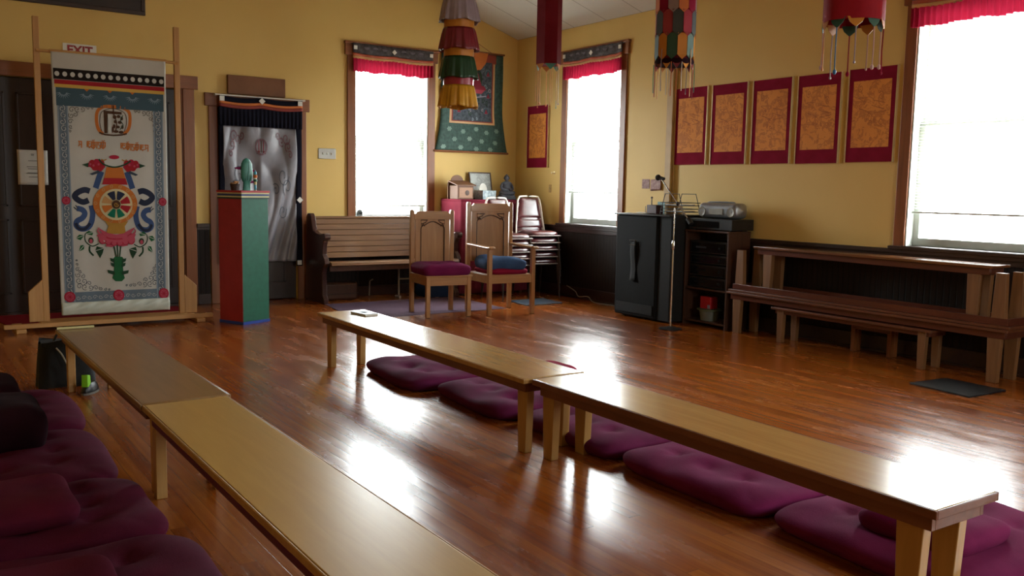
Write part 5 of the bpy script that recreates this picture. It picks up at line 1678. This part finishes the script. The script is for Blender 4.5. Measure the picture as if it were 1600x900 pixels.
# ============================================================ SMALL THINGS ON BENCHES AND FLOOR
t = thing('notepad', 'small grey notepad lying on the far end of the right row bench', 'notepad', (-4.155, -4.115, .401), R(8))
MB().box(-.055, .055, -.10, .10, 0, .012).build('pages', 'paper', t, bevel=.001)
MB().box(-.056, .056, -.101, .101, .012, .014).build('cover', mat('grey_cover', '64646e', '70707a', rough=.5), t)
MB().box(-.02, .02, -.02, .04, .014, .0145).build('cover_picture', 'a_line', t)
tag(MB().tube([(-6.165, -3.895, .409), (-5.95, -3.90, .409)], .008, 10).build('pale_stick', 'cream', smooth=60), 'short pale stick lying on the far end of the left row bench', 'stick')
bg_ = thing('black_bag', 'black bag on the floor under the far end of the left row bench', 'bag', (-6.09, -3.66, 0), R(-3))
def bagf(a, b):
    th = 2 * pi * a
    p = 5
    c_, s_ = cos(th), sin(th)
    r = 1 / ((abs(c_) ** p + abs(s_) ** p) ** (1 / p))
    k = 1 - .12 * b + .03 * sin(5 * th + 3 * b)
    return (.175 * c_ * r * k, .10 * s_ * r * k, .30 * b + .012 * sin(3 * th) * b)
mb = MB().grid(bagf, 36, 12)
mb.box(-.145, .145, -.08, .08, .27, .295)
mb.build('bag_body', 'blackcloth', bg_, smooth=60)
MB().tube(catmull([(-.06, -.09, .26), (-.03, -.115, .22), (0, -.12, .15), (.02, -.118, .12)], 5), .005, 6).build('cord', 'a_pale', bg_)
MB().tube(catmull([(-.07, 0, .28), (-.04, 0, .34), (.04, 0, .34), (.07, 0, .28)], 5), .008, 8).build('handle', 'black', bg_)
sh_ = thing('dark_shoe', 'dark shoe with lime green lining under the left row bench', 'shoe', (-6.0, -3.99, 0), R(60))
MB().lathe([(.04, 0), (.043, .01), (.045, .025), (.036, .055), (.028, .07), (.0, .072)], n=20, sx=2.2, sy=.9).build('upper', 'black', sh_, smooth=50)
MB().lathe([(.045, 0), (.046, .014), (.0, .014)], n=20, sx=2.25, sy=.95).build('sole', 'a_grey', sh_, smooth=40)
MB().prism([(-.085, .05), (-.03, .05), (-.04, .12), (-.08, .13)], -.02, .02, 'y').build('lime_tongue', mat('lime_green_lining', '7ac020', '88d028', rough=.5), sh_, bevel=.004)
# white cord on floor by the wall
tag(MB().tube(catmull([(-.12, -1.35, .16), (-.10, -1.5, .10), (-.14, -1.62, .05), (-.10, -1.75, .06), (-.13, -1.9, .01), (-.10, -2.2, .008), (-.12, -2.6, .008)], 8), .006, 6).build('power_cord', 'palemetal', smooth=60), 'grey power cord lying along the wall under the middle window', 'cord')
# small device on the sill of the first window
t = thing('window_latch_box', 'small grey device on the sill of the window behind the pew', 'device', (-2.315, -.02, .93))
MB().box(-.03, .035, -.02, .03, 0, .10).lathe([(.03, 0), (.03, .05)], c=(0, 0, 0), n=16, M=Matrix.Translation((.003, -.02, .10)) @ Matrix.Rotation(R(-90), 4, 'X')).build('case', mat('grey_plastic', '5a6262', '687070', rough=.5), t, bevel=.004)

# ============================================================ HANGING BANNERS
def rope_to_ceiling(t, x, y, z0, gx):
    MB().tube([(0, 0, z0), (0, 0, ceil_z(gx) + .001)], .004, 6).build('hanging_cord', 'a_grey', t)
# tiered ruffles
tx, ty, tz = -3.293, -3.983, 1.967
t = thing('victory_banner', 'tall ruffled banner with yellow, green, maroon and lavender tiers hanging from the ceiling', 'hanging banner', (tx, ty, 0))
for nm, c1, c2 in (('s_yel', 'b07c14', 'c48e20'), ('s_grn', '0c3018', '143c20'), ('s_mar', '640c18', '741220'), ('s_lav', '84747e', '96868e'), ('s_or', 'b4701c', 'c07c2a'), ('s_pk', '8c1c30', '9a2438')):
    MT[nm] = mat('satin_' + nm[2:], c1, c2, rough=.3, scale=7)
tier = .2175
seq = [('s_yel', 's_pk', 'yellow'), ('s_grn', 's_or', 'green'), ('s_mar', 's_or', 'maroon'), ('s_lav', 's_mar', 'lavender'), ('s_yel', 's_pk', 'yellow'), ('s_grn', 's_or', 'green'), ('s_mar', 's_or', 'maroon'), ('s_lav', 's_mar', 'lavender')]
for k, (sm, bm_, nm) in enumerate(seq):
    zb = tz + k * tier
    rnd = random.Random(k + 5)
    ph = [rnd.uniform(0, 6.28) for _ in range(4)]
    def ruf(a, b, zb=zb, ph=ph):
        th = 2 * pi * a
        r = .120 + .034 * (b ** .7)
        r += (.006 * sin(11 * th + ph[0]) + .004 * sin(17 * th + ph[1]) + .0025 * sin(29 * th + ph[2])) * (.25 + b)
        zz = zb + .168 * (1 - b) + .006 * sin(5 * th + ph[3]) * b
        return (r * cos(th), r * sin(th), zz)
    MB().grid(ruf, 150, 10).build('ruffle', sm, t, smooth=180, solid=.002)
    MB().lathe([(.118, zb + .155), (.118, zb + tier + .01)], n=36).build('band', bm_, t, smooth=60)
rope_to_ceiling(t, tx, ty, tz + 8 * tier, tx)
# maroon hexagonal
def tassels(t, lst):
    for (x, y, z, L, m, r, knob) in lst:
        sx = .006 * sin(x * 90)
        MB().tube([(x, y, z), (x + sx, y, z - L * .5), (x, y, z - L)], r, 6).build('streamer', m, t, smooth=60)
        if knob:
            MB().sphere((x, y, z - L), knob, 8, sz=1.4).build('tassel_knot', m, t, smooth=60)
mx_, my_ = -1.175, -2.295
t = thing('victory_banner', 'plain maroon hanging banner near the corner, in front of the ceiling edge', 'hanging banner', (mx_, my_, 0), R(14))
MT['h_mar'] = cloth('maroon_silk', '64121e', '741c28', sheen=.2, rough=.7); MT['h_mar2'] = cloth('lighter_maroon_silk', '8a2c3a', '963644', sheen=.2, rough=.7)
zt = ceil_z(mx_) - .05
MB().lathe([(.135, 2.66), (.135, zt)], n=6, a0=R(20)).build('body', 'h_mar', t, smooth=0)
def hexp(k, f, r=.135, a0=R(20)):
    a, b = a0 + k * pi / 3, a0 + (k + 1) * pi / 3
    return (r * (cos(a) * (1 - f) + cos(b) * f), r * (sin(a) * (1 - f) + sin(b) * f))
cols = ['s_or', 'teal', 's_or', 'teal', 's_or', 'teal']
for k in range(6):
    p0, p1, pm = hexp(k, 0.05), hexp(k, .95), hexp(k, .5)
    MB().add([(p0[0], p0[1], 2.665), (p1[0], p1[1], 2.665), (pm[0], pm[1], 2.60)], [(0, 1, 2)]).build('pennant', cols[k], t, solid=.003, smooth=0, recalc=False)
MT['a_tealx'] = MT['teal']
MT['st_pinkx'] = mat('pale_ribbon', 'b09a8c', 'c0aa9c', rough=.5)
tassels(t, [(*hexp(k, .5), 2.61, .36 + .03 * (k % 2), ['st_pinkx', 'teal', 'c_or', 'c_or', 'c_or', 'c_or'][(k + 2) % 6], .003, .009 if k % 2 == 0 else .006) for k in range(6)])
tassels(t, [(*hexp(k, 0), 2.66, .38, 'c_or', .0022, 0) for k in (0, 2, 4)])
rope_to_ceiling(t, mx_, my_, zt, mx_)
# patchwork
bx_, by_ = -1.879, -4.905
t = thing('victory_banner', 'patchwork banner of pointed coloured tabs hanging in front of the posters', 'hanging banner', (bx_, by_, 0), R(8))
zt = ceil_z(bx_) - .05
zb = 2.335
MB().lathe([(.142, zb), (.142, zt)], n=12).build('inner_tube', 'maroon', t, smooth=60)
MB().lathe([(.150, zb - .01), (.155, zb + .01), (.150, zb + .03)], n=24).build('lower_band', 'plumblack', t, smooth=60)
pal = [['s_or', 'darkgreen'], ['s_pk', 'ink_slate'], ['redcloth', 's_lav', 'c_or'], ['s_navy', 's_lav', 's_or'], ['darkgreen', 's_pk'], ['s_or', 's_mar', 's_lav'], ['ink_slate', 's_or'], ['s_pk', 's_lav']]
MT['darkgreen'] = mat('deep_green_silk', '1c4434', '28503e', rough=.6)
nt_ = 12
MT['ink_slate'] = mat('dark_slate_silk', '2c3638', '3a4446', rough=.6)
MT['s_navy'] = mat('navy_silk', '1c1c3c', '26264a', rough=.6)
row = 0
z = zb + .02
while z + .19 < zt:
    cc = pal[row % len(pal)]
    for k in range(nt_):
        a = 2 * pi * (k + (row % 2) * .5) / nt_
        da = pi / nt_ * .96
        r = .150 + .0015 * (row % 3)
        v5 = [(a - da, z + .20), (a + da, z + .20), (a + da, z + .035), (a, z), (a - da, z + .035)]
        vs = [((r + .006) * cos(q_), (r + .006) * sin(q_), zz) for q_, zz in v5]
        vi = [((r - .004) * cos(q_), (r - .004) * sin(q_), zz) for q_, zz in v5]
        MB().add(vs + vi, [(0, 1, 2, 3, 4), (9, 8, 7, 6, 5)] + [(i, i + 5, (i + 1) % 5 + 5, (i + 1) % 5) for i in range(5)]).build('pointed_tab', cc[k % len(cc)], t, smooth=0)
    z += .175
    row += 1
for k in range(12):
    a = 2 * pi * (k + .5) / 12
    MB().add([(.15 * cos(a - .22), .15 * sin(a - .22), zb), (.15 * cos(a + .22), .15 * sin(a + .22), zb), (.15 * cos(a), .15 * sin(a), zb - .05)], [(0, 1, 2)]).build('pennant', ['s_or', 's_mar'][k % 2], t, solid=.003, smooth=0, recalc=False)
tassels(t, [(.158 * cos(2 * pi * k / 12), .158 * sin(2 * pi * k / 12), zb + (.10 if k % 3 == 0 else 0), .22 + .10 * (k % 3 == 0) + .04 * (k % 2), ['s_lav', 'c_or', 'white', 's_or', 'teal', 's_pk'][k % 6], .0035, 0) for k in range(12)])
rope_to_ceiling(t, bx_, by_, zt, bx_)
# red near banner
rx_, ry_ = -2.306, -6.805
t = thing('victory_banner', 'wide red banner with scalloped orange and green points, cut off by the top edge', 'hanging banner', (rx_, ry_, 0), R(5))
zb = 2.335
zt = ceil_z(rx_) - .05
MB().grid(lambda a, b: ((.172 + .004 * sin(a * 30)) * cos(2 * pi * a), (.172 + .004 * sin(a * 30)) * sin(2 * pi * a), zb + (zt - zb) * b), 72, 6).build('body', cloth('bright_crimson_silk', '84141f', '921c28', rough=.6), t, smooth=180)
for k in range(10):
    a = 2 * pi * k / 10
    pts = [(a - .29, zb + .012), (a + .29, zb + .012), (a + .20, zb - .02), (a + .05, zb - .042), (a, zb - .05), (a - .05, zb - .042), (a - .20, zb - .02)]
    MB().add([(.170 * cos(q_), .170 * sin(q_), zz) for q_, zz in pts], [(0, 1, 2, 3, 4, 5, 6)]).build('pennant', ['s_or', 'darkgreen'][k % 2], t, solid=.003, smooth=0, recalc=False)
MT['st_blue'] = mat('blue_ribbon', '1c5c8c', '2a6c9c', rough=.5); MT['st_pink'] = mat('pale_pink_ribbon', 'b08a84', 'c09a94', rough=.5)
ms_ = ['st_pink', 'redcloth', 's_lav', 'st_pink', 's_or', 'st_blue', 's_lav', 'st_pink', 'redcloth', 'st_pink']
tassels(t, [(.170 * cos(2 * pi * k / 10), .170 * sin(2 * pi * k / 10), zb - .045, .20 + .05 * ((k * 7) % 3) / 2, ms_[k], .004, .011 if k % 2 else .007) for k in range(10)])
rope_to_ceiling(t, rx_, ry_, zt, rx_)
